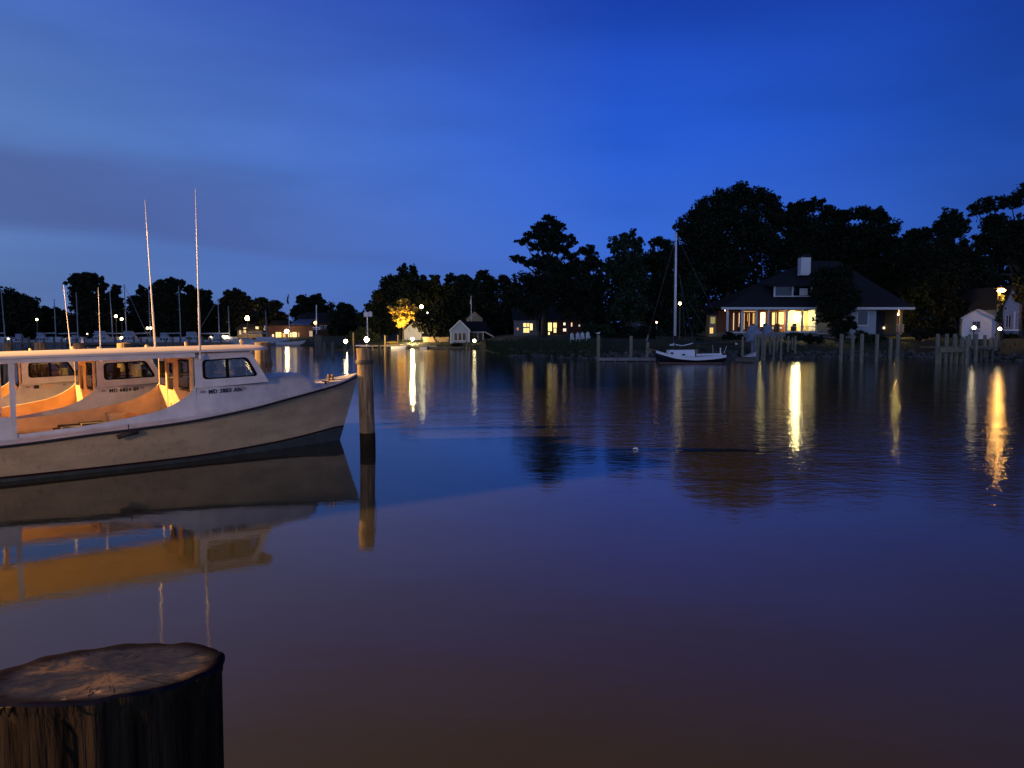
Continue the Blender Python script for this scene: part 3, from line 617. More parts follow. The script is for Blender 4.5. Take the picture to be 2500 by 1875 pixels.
        if not text:
            mb = MB(); c = pa+ex*.2; mb.prism([c, c+ex*.30, c+ex*.30+ey*.10, c+ey*.10], en*.006); mb.build('name_plate', MT['paper'], B)
            mb = MB(); c = pa+ex*.02; mb.prism([c, c+ex*.12, c+ex*.12+ey*.09, c+ey*.09], en*.006); mb.build('sticker', MT['dark'], B)
    return B
DS = Vector((-3.27, 2.40, 0))
workboat(S0, 'MD 3803 AN', 'nearest white workboat with cream hull numbered MD 3803 AN, bow toward the tan piling', (3.32, 3.35), 1, 1)
workboat(S0+DS-Vector((0,0,.17)), 'MD 6854 BF', 'middle white workboat numbered MD 6854 BF, behind the nearest workboat', (1.78, 1.72), 2, .62)
workboat(S0+DS*2-Vector((0,0,.27)), None, 'farthest workboat of the three, seen under the near canopy, with a small pale name plate', (.0001, .0001), 3, .5)
def bp(u, v, w, o=S0):   # boat frame -> world
    c, s = math.cos(TH), math.sin(TH); return Vector((o[0]-c*u+s*v, o[1]-s*u-c*v, w))
# loose gear lying in the near boat
def gear():
    mb = MB(); c = Vector((0, 0, 0)); rows = []
    for z, r in ((0,.13),(.02,.15),(.28,.18),(.30,.19),(.30,.17),(.05,.14)):
        rows.append([(r*math.copysign(abs(math.cos(a))**.6, math.cos(a))*1.15, r*math.copysign(abs(math.sin(a))**.6, math.sin(a)), z) for a in [k*math.pi/8 for k in range(16)]])
    mb.loft(rows, True); mb.add(rows[0], [tuple(range(16))]); o = mb.build('basket', MT['bin'], smooth=True); o.location = bp(4.75, -1.02, .60); o.rotation_euler.z = TH
    tag(o, 'cream bushel basket on the port bench of the nearest workboat', 'basket')
    mb = MB(); mb.box(-.7, .7, -.35, .35, 0, .50); mb.box(-.62, .62, -.30, .30, .50, .56); mb.box(-.25, .2, -.2, .2, .56, .60); o = mb.build('engine_box', MT['dark']); o.location = bp(5.3, -.35, .20); o.rotation_euler.z = TH
    tag(o, 'low dark engine box in the cockpit of the nearest workboat', 'engine box')
    mb = MB(); mb.box(-.3, .3, -.2, .2, 0, .26); mb.box(-.31, .31, -.21, .21, .26, .31); mb.tube([(-.32,0,.2),(-.36,0,.2),(-.36,0,.14)], .01, 5); o = mb.build('cooler', MT['dark']); o.location = bp(4.4, .1, .20); o.rotation_euler.z = TH+.2
    tag(o, 'dark cooler on the cockpit floor near the cabin door', 'cooler')
    for (u, v, w, r, lb) in ((7.35,-.55,1.02,.22,'tan round float hanging at the left edge under the canopy'),):
        mb = MB(); mb.ball((0,0,0), r, 1.15, 14); mb.tube([(0,0,r*1.1),(0,0,r*1.1+.1)], .03, 6); mb.tube([(0,0,r*1.2),(0,.02,1.05)], .006, 4); o = mb.build('float_buoy', MT['bin'], smooth=True); o.location = bp(u, v, w); tag(o, lb, 'buoy')
    mb = MB(); mb.tube([bp(5.25,1.66,.70), bp(5.1,1.70,.76), bp(4.9,1.66,.78)], .045, 8); mb.tube([bp(5.05,1.60,.92), bp(5.06,1.69,.86), bp(5.05,1.71,.76)], .01, 5)
    solo(mb, 'fender', MT['dark'], 'small dark fender hanging over the near boat rub rail', 'fender', smooth=True)
gear()

# ------------------------------------------------------------------ pilings close by
def piling(name, base, top, r, label, group=None, band=None, wetz=.35, n=20, mt=None, seedk=0):
    base = Vector(base); top = Vector(top); t = empty(name, (base.x, base.y, 0), label, 'piling', group)
    mb = MB(); rows = []; H_ = top.z; q = random.Random(sum(map(ord, label)) % 1000+seedk)
    zz = [-.8, wetz*.5]+[wetz+(H_-wetz)*k/9 for k in range(10)]
    ph = [q.uniform(0, 6) for _ in range(4)]
    for z in zz:
        c = base.lerp(top, (z+0)/H_) if z > 0 else base+Vector((0, 0, z)); c.z = z
        rows.append([c+Vector((math.cos(a), math.sin(a), 0))*r*(1+.025*math.sin(3*a+ph[0])+.015*math.sin(7*a+ph[1]+z)) for a in [2*math.pi*k/n for k in range(n)]])
    mb.loft(rows[1:], True); cc = Vector(top)+Vector((0, 0, .02)); mb.add(rows[-1]+[cc], [(k, (k+1) % n, n) for k in range(n)])
    mb.build('post', mt or MT['piling'], t, True, True).modifiers.new('es', 'EDGE_SPLIT').split_angle = R(50)
    mb = MB(); rr = [[Vector(p)+(Vector(p)-Vector((base.x, base.y, p[2]))).normalized()*.006 for p in row] for row in rows[:3]]; mb.loft(rr, True); mb.build('waterline_growth', MT['wet'], t, True, True)
    if band:
        for z, h, e in band:
            mb = MB(); c = base.lerp(top, z/H_); pts = [c+Vector((math.cos(a), math.sin(a), 0))*(r+e) for a in [2*math.pi*k/24 for k in range(25)]]
            mb.loft([[Vector((p.x, p.y, z-h)) for p in pts], [Vector((p.x, p.y, z-h*.5))+(p-c)*.04 for p in pts], [Vector((p.x, p.y, z)) for p in pts]]); mb.build('iron_band', MT['iron'] if e < .03 else (mt or MT['piling']), t, True, True)
    return t
b = G(899, 1094); pt_ = P(889, 850, b.y); pl = piling('mooring_piling', b, pt_, .172, 'tall tan mooring piling at the bow of the nearest workboat', band=[(2.02,.09,.028)], wetz=.36)
mb = MB(); mb.box(b.x-.24, b.x+.07, b.y-.12, b.y+.12, 2.33, 2.352); o = mb.build('metal_cap', MT['fibreglass'], pl, False, True)
mb = MB(); mb.tube([P(912,888,b.y), P(914,920,b.y-.02), P(914,950,b.y), P(912,966,b.y)], .010, 6)
solo(mb, 'rope', MT['rope'], 'dark rope hanging down the right side of the bow piling', 'rope')
def pil2(px, ytop, Y, dia, label, band=None, lean=0):
    top = P(px, ytop, Y); piling('mooring_piling', (top.x-lean, Y, 0), top, dia/2, label, 'pilings standing between the workboats', band)
pil2(641, 836, 20.3, .40, 'thick banded piling behind the windshield of the nearest workboat', band=[(1.86,.16,.03)])
pil2(302, 838, 25.5, .42, 'piling top above the canopy roof left of the leaning antenna')
pil2(192, 838, 28.0, .40, 'piling top with a pale scrap on it, second from the left antenna')
pil2(98, 836, 30.0, .42, 'piling seen above and below the canopy roof near the left edge')
pil2(17, 836, 33.0, .38, 'leftmost piling top above the canopy roof')
mb = MB(); c = P(197, 838, 28); mb.prism([c, c+Vector((.10,0,.02)), c+Vector((.08,0,.16)), c+Vector((.02,0,.13))], (0,.03,0)); solo(mb, 'bird', MT['feather'], 'small white gull perched on a piling behind the canopy', 'bird')

# foreground stump
def stump():
    d0 = 1.30; c = G(262, 1640, 0); ray_ = Vector(ray(262, 1632)); p = Vector((0,0,CH))+ray_*d0
    t = empty('foreground_piling', (p.x, p.y, 0), 'huge weathered piling top in the lower left corner', 'piling')
    m = bpy.data.materials.new('weathered_end_grain'); m.use_nodes = True; tr = m.node_tree; bb = tr.nodes['Principled BSDF']; bb.inputs['Roughness'].default_value = 1; bb.inputs['Specular IOR Level'].default_value = 0
    cc = N(tr, 'ShaderNodeTexCoord'); n1 = N(tr, 'ShaderNodeTexNoise'); tr.links.new(cc.outputs['Object'], n1.inputs['Vector']); n1.inputs['Scale'].default_value = 9; n1.inputs['Detail'].default_value = 8; n1.inputs['Roughness'].default_value = .68; n1.inputs['Distortion'].default_value = .35
    n2 = N(tr, 'ShaderNodeTexNoise'); tr.links.new(cc.outputs['Object'], n2.inputs['Vector']); n2.inputs['Scale'].default_value = 22; n2.inputs['Detail'].default_value = 4
    col = RAMP(tr, n1.outputs[0], [(.30, (36,42,62)), (.43, (54,62,88)), (.52, (68,72,92)), (.61, (116,102,100)), (.72, (66,68,86))])
    col = MIX(tr, M(tr, 'MULTIPLY', MR(tr, n2.outputs[0], .64, .72), MR(tr, n1.outputs[0], .5, .62)), col, L((225,200,185)))
    sp = N(tr, 'ShaderNodeSeparateXYZ'); tr.links.new(cc.outputs['Object'], sp.inputs[0]); ang = M(tr, 'ARCTAN2', sp.outputs[1], sp.outputs[0])
    cb = N(tr, 'ShaderNodeCombineXYZ'); tr.links.new(M(tr, 'MULTIPLY', M(tr, 'COSINE', ang), 3.2), cb.inputs[0]); tr.links.new(M(tr, 'MULTIPLY', M(tr, 'SINE', ang), 3.2), cb.inputs[1]); tr.links.new(M(tr, 'MULTIPLY', M(tr, 'ADD', sp.outputs[0], sp.outputs[1]), 1.5), cb.inputs[2])
    n3 = N(tr, 'ShaderNodeTexNoise'); tr.links.new(cb.outputs[0], n3.inputs['Vector']); n3.inputs['Scale'].default_value = 2.4; n3.inputs['Detail'].default_value = 3
    crack = MR(tr, M(tr, 'ABSOLUTE', M(tr, 'SUBTRACT', n3.outputs[0], .5)), .0, .018, .85, 0)
    col = MIX(tr, M(tr, 'MULTIPLY', crack, MR(tr, n2.outputs[0], .42, .55)), col, L((12,11,14)))
    sepo = N(tr, 'ShaderNodeVectorMath', operation='LENGTH'); tr.links.new(cc.outputs['Object'], sepo.inputs[0])
    rim = MR(tr, sepo.outputs['Value'], .135, .178)
    col = MIX(tr, rim, col, L((34,33,44))); tr.links.new(col, bb.inputs['Base Color'])
    h = M(tr, 'ADD', n1.outputs[0], M(tr, 'MULTIPLY', n2.outputs[0], .3)); bn = N(tr, 'ShaderNodeBump'); bn.inputs['Strength'].default_value = .6; bn.inputs['Distance'].default_value = .006; tr.links.new(h, bn.inputs['Height']); tr.links.new(bn.outputs[0], bb.inputs['Normal'])
    r = .184; n = 96; q = random.Random(3); ph = [q.uniform(0, 6) for _ in range(6)]
    def rad(a, z=0): return r*(1+.015*math.sin(2*a+ph[0])+.010*math.sin(5*a+ph[1])+.006*math.sin(11*a+ph[2]+z*3)+.008*math.sin(23*a+ph[3]+z*2))
    def topz(x, y, a=0): return .004*x/r-.030*y/r+.0016*math.sin(9*a+ph[4])+.001*math.sin(17*a)
    mb = MB(); rows = []
    for f in (1, .985, .9, .7, .5, .25, .06):
        row = []
        for k in range(n):
            a = 2*math.pi*k/n; rr = rad(a)*f; x, y = rr*math.cos(a), rr*math.sin(a)
            row.append((x, y, topz(x, y, a*(f > .9))-.006*(f == 1)-.006*(1-f)**.5+.0012*math.sin(6*x/r+2)*math.sin(5*y/r)*(f < .95)))
        rows.append(row)
    mb.loft(rows, True); mb.add(rows[-1], [tuple(range(n))]); o = mb.build('cut_top', m, t, True); o.location = (0, 0, p.z)
    mb = MB(); rows = []
    for z in (0, -.008, -.02, -.05, -.1, -.2, -.35, -.6, -1.0, -1.6, -2.6, -3.2):
        row = []
        for k in range(n):
            a = 2*math.pi*k/n; g = max(0, math.sin(13*a+ph[5]))**6*.018+max(0, math.sin(29*a+1))**8*.008
            rr = rad(a, z)*(1.0-.0*z)-g*(z < -.03)-(.004 if z < -.008 else 0); x, y = rr*math.cos(a), rr*math.sin(a)
            row.append((x, y, (topz(x, y, a) if z > -.5 else 0)+z-.006))
        rows.append(row)
    mb.loft(rows, True); o = mb.build('bark_side', MT['stumpside'], t, True); o.location = (0, 0, p.z)
    for k in range(7):       # torn splinters along the rim
        a = rnd.uniform(-2.9, -.2); rr = rad(a)*.995; x, y = rr*math.cos(a), rr*math.sin(a); z = topz(x, y, a)-.004; w = rnd.uniform(.002, .005); h = rnd.uniform(.004, .014)
        ta = Vector((-math.sin(a), math.cos(a), 0)); c = Vector((x, y, z)); o_ = Vector((math.cos(a), math.sin(a), 0))*.003
        mb = MB(); mb.prism([c-ta*w+o_, c+ta*w+o_, c+ta*w*.3+o_*2-Vector((0, 0, h))], Vector((math.cos(a), math.sin(a), 0))*.004)
        o = mb.build('splinter', MT['stumpside'], t); o.location = (0, 0, p.z)
stump()

# floating white feather / bird out on the creek
mb = MB(); c = G(1551, 1098)
mb.tube([c+Vector((-.055,0,.02)), c+Vector((0,.0,.035)), c+Vector((.035,0,.03)), c+Vector((.05,-.06,.01))], [.012,.022,.024,.010], 8)
solo(mb, 'floating_feather', MT['feather'], 'bent white feather floating alone in the middle of the creek', 'feather', smooth=True)

# ------------------------------------------------------------------ lamps
def lamp_post(px, py, Y, r, strength, label, base_z=None, col=(1, .72, .30), pole_top=None, group='dock lamps on the far shore', cat='lamp', name='dock_lamp', offs=0):
    c = P(px, py, Y); z0 = gz(c.x, Y) if base_z is None else base_z
    t = empty(name, (c.x, Y, z0), label, cat, group)
    mb = MB(); mb.ball(c, r, 1, 12); mb.build('lamp_globe', lampmat(strength, col), t, True, True)
    mb = MB(); mb.tube([(c.x+offs, Y+.0, z0-.6), (c.x+offs, Y+.0, c.z-r*.95)], .06, 8); mb.box(c.x+offs-.12, c.x+offs+.12, Y-.12, Y+.12, c.z-r-.06, c.z-r*.95); mb.build('post', MT['wood'], t, False, True)
    return t
WARM = (1, .62, .22)
lamp_post(1007, 828, 116, .22, 950, 'blinding dock lamp in front of the golden lit tree', 0, (1, .72, .32))
lamp_post(895, 829, 104, .30, 700, 'bright dock lamp straight above the cap of the near bow piling', 0, (1, .70, .30))
lamp_post(844, 833, 102, .24, 60, 'round dock lamp just left of the near bow piling', 0, (1, .74, .36))
lamp_post(1158, 832, 110, .24, 12, 'round lamp in the bush in front of the blue cottage', None, (1, .80, .42))
lamp_post(604, 777, 148, .42, 70, 'large lamp glowing in the tree left of the restaurant', None, WARM)
lamp_post(700, 809, 146, .38, 60, 'round lamp in front of the lit restaurant windows', None, (1, .74, .34))
for (px, py, r, s, lb) in ((546,822,.3,30,'left one of a pair of marina lamps behind the canopy roof'),(554,823,.3,30,'right one of a pair of marina lamps behind the canopy roof'),(515,823,.2,14,'dim marina lamp left of the lamp pair'),
    (90,780,.26,14,'pale light in the leaves of the left edge tree'),(283,772,.32,16,'upper left of two pale lights beside the leaning stay'),(297,779,.3,16,'lower right of two pale lights beside the leaning stay'),(297,825,.32,18,'pale dock light at the white yachts below the two high lights'),
    (360,801,.26,16,'left light of a close pair beside the leaning antenna'),(368,801,.26,16,'right light of a close pair beside the leaning antenna'),(163,826,.18,10,'small dock light right of the leftmost marina mast'),(196,828,.18,10,'small dock light among the dark marina pilings'),(20,827,.2,8,'white light on the dock at the left edge'),(213,815,.15,10,'small light above the lit white yacht')):
    lamp_post(px, py, 136, r*.8, s*.7, lb, 0, (1, .74, .36), group='marina lights')
lamp_post(1029, 749, 124, .28, 30, 'pale light in the trees right of the golden tree', None, (1, .9, .5))
lamp_post(1043, 764, 124, .15, 14, 'tiny pale light below the one right of the golden tree', None, (1, .9, .7))
lamp_post(1660, 741, 84, .17, 12, 'yellow lantern glimpsed just right of the sailboat mast', None, (1, .75, .30), group=None)
lamp_post(1603, 787, 84, .10, 9, 'tiny pink light in the dark left of the sailboat mast', None, (1, .55, .42), group=None)
lamp_post(2378, 800, 70, .15, 26, 'white dock light in front of the shed window', 0, (1, .78, .45), group=None)
lamp_post(2441, 803, 70, .15, 26, 'white dock light right of the shed', 0, (1, .78, .42), group=None)
# tall lamp on the right, lighting its post and the leaves round it
c = P(2445, 709, 76); z0 = gz(c.x, 76); t = empty('street_lamp', (c.x, 76, z0), 'tall glowing orange lamp beside the right edge house', 'street lamp')
mb = MB(); mb.ball(c, .36, .42, 14); mb.build('lamp_head', lampmat(80, (1, .48, .10)), t, True, True); plight('lamp_light', (c.x-.1, 75.4, c.z-.7), 160, (1, .45, .08), .15)
mb = MB(); mb.tube([(c.x-.12, 76.15, z0-.2), (c.x-.12, 76.15, c.z)], [.16, .13], 10); mb.build('post', MT['warmwall'], t, True, True)
mb = MB(); mb.tube([(c.x-.12,76.15,c.z+.2),(c.x-.12,76.15,c.z+.34)], [.5,.1], 12); mb.build('lamp_hood', MT['iron'], t, False, True)
T('climbing_vine', 'leafy vine glowing orange on the tall lamp post', [(2443,738,8,12),(2442,760,7,14),(2438,778,8,12),(2444,725,6,6)], 75.8, 2443, 4, cat='vine', dens=260, leaf=.10, clump=.5)

# birdhouse pole
t = empty('birdhouse_pole', tuple(P(897,826,103)*Vector((1,1,0)) if False else (P(897,826,103).x, 103, 0)), 'white pole with two birdhouses above the bright dock lamp', 'birdhouse')
mb = MB(); mb.bar(P(898,828,103), P(896,762,103), .07, 8); mb.build('pole', MT['mast'], t, False, True)
for a, b_ in ((888,895.5),(899,907)):
    mb = MB(); mb.pbox(a, b_, 763, 773, 102.8, .5); q0, q1 = P(a-.6,763,102.7), P(b_+.6,763,102.7); m_ = P((a+b_)/2,759.5,102.7); mb.prism([q0, q1, m_], (0,.7,0)); mb.build('birdhouse', MT['mast'], t, False, True)
# channel marker pole with cross bar
t = empty('light_pole', (P(772,815,84).x, 84, 0), 'thin white pole with cross bars rising from a dark piling, left of the bow piling', 'pole')
mb = MB(); mb.bar(P(772.5,815,84), P(772.5,744,84), .06, 8); mb.build('pole', MT['mast'], t, False, True)
mb = MB(); mb.pbox(763,782,799,801,83.9,.08); mb.pbox(765,780,803,804.5,83.9,.08); mb.build('cross_bar', MT['mast'], t, False, True)
mb = MB(); mb.ball(P(769.5,788,83.8), .17, 1, 10); mb.build('lamp_globe', lampmat(6, (1,.55,.2)), t, True, True)
# flag poles
def flagpole(px, ybase, ytop, Y, fl, label, m, nm='flag'):
    p = P(px, ybase, Y); t = empty('flagpole', (p.x, Y, gz(p.x, Y)), label, 'flagpole')
    mb = MB(); mb.tube([(p.x, Y, gz(p.x, Y)), P(px-.8, ytop, Y)], [.07, .04], 8); mb.ball(P(px-.8, ytop-.5, Y), .08); mb.build('pole', MT['mast'], t, False, True)
    mb = MB(); rows = []
    for k in range(7):
        f = k/6; rows.append([P(a+math.sin(k*1.4)*1.0*f, y0+(y1-y0)*f, Y)+Vector((0, .1*math.sin(k+j), 0)) for j, (a, y0, y1) in enumerate(fl)])
    mb.loft(rows); q = [Vector(v)+Vector((0,.03,0)) for v in mb.v]; mb2 = MB(); mb2.add(mb.v+[tuple(v) for v in q], mb.f+[tuple(i+len(q) for i in f) for f in mb.f]); mb2.build('flag', m, t, True, True)
flagpole(706, 800, 714, 143, [(704.5,717,742),(702,722,743),(700,728,741)], 'tall flagpole with a limp dark flag above the blue roof', MT['flagd'])
flagpole(1151, 785, 724, 121, [(1150.5,726,745),(1149,730,743),(1147,738,742)], 'flagpole with a pale limp flag above the blue cottage', MT['flagw'])

# ------------------------------------------------------------------ marina: pilings, docks, yachts
def post_row(lst, label, group, mt, r=.15, nm='dock_piling'):
    n = len(lst)
    ordn = ['first','second','third','fourth','fifth','sixth','seventh','eighth','ninth','tenth','eleventh','twelfth','thirteenth','fourteenth','fifteenth','sixteenth','seventeenth','eighteenth','nineteenth','twentieth','21st','22nd','23rd','24th','25th','26th','27th','28th']
    for i, (px, yt, Y) in enumerate(lst):
        c = P(px, yt, Y); mb = MB(); z0 = gz(c.x, Y)-.5; z0 = min(z0, -.4) if z0 < .2 else z0
        q = rnd.uniform(-.04, .04); mb.tube([(c.x+q, Y, z0), (c.x, Y, c.z-.05), (c.x, Y, c.z)], [r*1.05, r, r*.8], 10)
        solo(mb, nm, mt, label % (ordn[i]+' from left' if n > 1 else 'only'), 'piling', group, smooth=False, loc=(c.x, Y, 0))
mk = [(10+i*19.5+rnd.uniform(-5, 5), rnd.uniform(820, 828), rnd.uniform(126, 134)) for i in range(28)]
post_row(mk, 'dark marina piling in front of the moored yachts, %s', 'dark marina pilings', MT['wood'], .17)
post_row([(772,815,83),(781,819,86),(792,834,80),(812,834,77),(842,845,90),(858,843,88)], 'mooring piling in open water left of the bow piling, %s', 'pilings in open water left of the bow piling', MT['wood'], .17)
post_row([(862,812,112),(925,842,92),(940,818,108),(948,846,98),(972,818,108),(1012,845,114),(1077,846,108),(1090,848,106),(1141,838,104),(1148,846,106)], 'dock post around the golden lit dock, %s', 'posts of the golden lit dock', MT['piling'], .13)
def plank_dock(x0, x1, yt, Y, dep, h, label, m=MT['wood'], legs=4):
    a, b = P(x0, yt, Y), P(x1, yt, Y); t = empty('dock', ((a.x+b.x)/2, Y, 0), label, 'dock')
    mb = MB(); n = max(6, int((b.x-a.x)/.3)); 
    for k in range(n): mb.box(a.x+(b.x-a.x)*k/n+.01, a.x+(b.x-a.x)*(k+1)/n-.01, Y, Y+dep, a.z-.05, a.z)
    mb.build('deck', m, t, False, True)
    mb = MB(); mb.box(a.x, b.x, Y-.06, Y-.003, a.z-h, a.z-.006); mb.build('fascia', m, t, False, True)
    for k in range(legs):
        x = a.x+(b.x-a.x)*(k+.5)/legs; mb = MB(); mb.tube([(x, Y+.3, -.8), (x, Y+.3, a.z-.055)], .11, 8); mb.build('leg', m, t, False, True)
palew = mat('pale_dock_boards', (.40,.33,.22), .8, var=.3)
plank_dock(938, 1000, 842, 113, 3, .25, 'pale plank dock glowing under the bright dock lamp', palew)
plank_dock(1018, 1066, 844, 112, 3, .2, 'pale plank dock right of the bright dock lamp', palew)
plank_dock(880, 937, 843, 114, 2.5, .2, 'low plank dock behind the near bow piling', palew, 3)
plank_dock(1050, 1165, 847, 107, 2, .25, 'dark plank walkway below the blue cottage', MT['wood'], 6)
plank_dock(10, 560, 836, 131, 2, .4, 'long dark marina dock behind the canopy roof', MT['wood'], 12)
plank_dock(575, 800, 840, 132, 2, .5, 'grey marina dock in front of the lit restaurant', MT['wood'], 8)
plank_dock(1461, 1600, 874, 65, 2.0, .22, 'low floating dock reaching left from the sailboat bow', mat('pale_floating_dock', (.26,.24,.22), .8, var=.3), 5)
plank_dock(1795, 1846, 874, 64, 2.0, .30, 'short floating dock under the pale dinghy', MT['wood'], 3)

def skiff(x0, x1, yb, yt, Y, label, m, cat='boat', name='skiff', group=None, cabin=True, dark=True):
    a, b = P(x0, yb, Y), P(x1, yb, Y); Ln = b.x-a.x; z1 = P(x0, yt, Y).z; t = empty(name, (a.x+Ln/2, Y, 0), label, cat, group)
    fb = Ln*.11+.12; mb = MB(); rows = []
    for k in range(15):
        q = k/14; hw = Ln*.16*math.sin(math.pi*min(1, .30+q*.70))**.7*(1 if q < 1 else 0); sh = fb*(1+.45*q*q); x = a.x+Ln*q
        rows.append([(x+(.08*Ln*q**3 if j == 0 else 0), Y+sg*hw*w, zz) for j, (sg, w, zz) in enumerate(((-1,1,sh),(-1,.8,sh*.3),(-1,.5,-.1),(1,.5,-.1),(1,.8,sh*.3),(1,1,sh)))])
    mb.loft(rows, True); mb.add(rows[0], [tuple(range(6))]); mb.build('hull', m, t, True, True)
    if cabin:
        zc = max(z1, fb+.5); mb = MB(); x0_, x1_ = a.x+Ln*.25, a.x+Ln*.68; yw = Ln*.11; h1 = fb; h2 = fb+(zc-fb)*.55
        mb.prism([(x0_, Y-yw, h1-.1), (x1_+Ln*.12, Y-yw, h1-.1), (x1_, Y-yw, h2), (x0_, Y-yw, h2)], (0, 2*yw, 0)); mb.build('cabin', MT['bwhite'], t, False, True)
        mb = MB(); mb.prism([(x0_+.1, Y-yw*.8, h2), (x1_-Ln*.03, Y-yw*.8, h2), (x1_-Ln*.12, Y-yw*.8, zc), (x0_+.1, Y-yw*.8, zc)], (0, 1.6*yw, 0)); mb.build('flybridge', MT['canvas'], t, False, True)
        mb = MB()
        for k in range(3):
            xa = x0_+(x1_-x0_)*(.08+.32*k); mb.box(xa, xa+(x1_-x0_)*.22, Y-yw-.02, Y-yw+.01, h1+(h2-h1)*.35, h1+(h2-h1)*.8)
        mb.build('window', MT['darkglass'], t, False, True)
    return t
GY = 'white yachts moored across the creek'
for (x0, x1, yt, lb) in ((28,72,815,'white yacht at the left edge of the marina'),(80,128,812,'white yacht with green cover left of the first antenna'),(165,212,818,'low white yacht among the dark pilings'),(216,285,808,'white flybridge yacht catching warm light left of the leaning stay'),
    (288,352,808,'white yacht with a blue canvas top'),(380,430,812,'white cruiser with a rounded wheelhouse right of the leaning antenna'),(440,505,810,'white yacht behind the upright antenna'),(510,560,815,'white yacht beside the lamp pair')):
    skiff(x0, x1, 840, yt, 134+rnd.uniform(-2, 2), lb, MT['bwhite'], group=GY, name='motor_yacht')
skiff(675, 742, 842, 838, 130, 'long low pale boat in front of the lit restaurant', MT['bwhite'], cabin=False, name='rowing_boat')
skiff(575, 622, 842, 836, 130, 'small pale boat left of the restaurant', MT['bwhite'], cabin=False, name='rowing_boat')
t = skiff(955, 990, 852, 847, 108, 'white skiff below the glowing dock', MT['mast'], cabin=False)
t = skiff(1026, 1042, 852, 848, 108, 'tiny white dinghy right of the bright dock lamp', MT['mast'], cabin=False, name='dinghy')
def marina_sail(px, yt, lean, lb, Y=137, w=24):
    a = P(px, 840, Y); t = empty('sailing_yacht', (a.x, Y, 0), lb, 'sailboat', 'masted yachts in the far marina'); Ln = 8.5
    mb = MB(); rows = []
    for k in range(13):
        q = k/12; hw = 1.3*math.sin(math.pi*min(1, .25+q*.75))**.7*(q < 1); x = a.x-Ln*.5+Ln*q; sh = .9+.35*q*q
        rows.append([(x, Y+sg*hw*w_, z) for sg, w_, z in ((-1,1,sh),(-1,.7,0),(-1,.3,-.3),(1,.3,-.3),(1,.7,0),(1,1,sh))])
    mb.loft(rows, True); mb.add(rows[0], [tuple(range(6))]); mb.build('hull', MT['bwhite'], t, True, True)
    mb = MB(); mb.prism([(a.x-1.4,Y-.7,.9),(a.x+1.8,Y-.7,1.05),(a.x+1.2,Y-.6,1.45),(a.x-1.4,Y-.6,1.4)], (0,1.3,0)); mb.build('cabin', MT['bwhite'], t, False, True)
    top = P(px-lean, yt, Y); mb = MB(); mb.tube([(a.x+.3, Y, .9), top], [.11, .07], 7); mb.bar((a.x+.3-.6, Y, top.z*.6), (a.x+.3+.6-.5, Y, top.z*.6), .03); mb.build('mast', MT['alloy'], t, False, True)
    mb = MB(); mb.tube([(a.x+.2,Y,2.1),(a.x-3.2,Y,2.0)], [.14,.10], 7); mb.build('boom', MT['canvas'], t, False, True)
    if 'stay' in lb:
        mb = MB(); mb.bar(top, (a.x+(Ln*.5 if px < 400 else -Ln*.5), Y, 1.1), .03); mb.build('stay', MT['alloy'], t, False, True)
for px, yt, ln, lb in ((9,712,6,'yacht mast at the left edge of the frame'),(133,730,1,'dim mast just left of the first whip antenna'),(187,714,1,'mast in front of the tallest marina tree'),(272,712,4,'mast just left of the two pale lights'),(306,694,3,'brightest far mast with a raking stay, left of the leaning antenna'),
    (364,706,1,'mast just left of the leaning antenna'),(438,698,2,'mast between the two whip antennas'),(532,730,0,'mast with a stay right of the upright antenna'),(557,748,0,'short mast next to the one right of the upright antenna'),(648,758,0,'thin mast in front of the restaurant tree')):
    marina_sail(px, yt, ln, lb)
# kayak on a rack
t = empty('kayak', (P(958,835,113).x, 113, P(958,838,113).z), 'yellow kayak lying above the glowing plank dock', 'kayak')
a, b = P(940,836,113), P(978,836,113); mb = MB(); rows = [[(a.x+(b.x-a.x)*q, 113+.3*math.sin(math.pi*q)*math.cos(w), a.z+.22*math.sin(math.pi*q)*math.sin(w)) for w in [k*math.pi/4 for k in range(8)]] for q in [i/12 for i in range(13)]]
mb.loft(rows, True); mb.build('hull', MT['yellow'], t, True, True)
mb = MB(); mb.bar((a.x+.6,113,a.z-.2),(a.x+.6,113,gz(a.x,113)), .04); mb.bar((b.x-.6,113,a.z-.2),(b.x-.6,113,gz(b.x,113)), .04); mb.build('rack', MT['piling'], t, False, True)

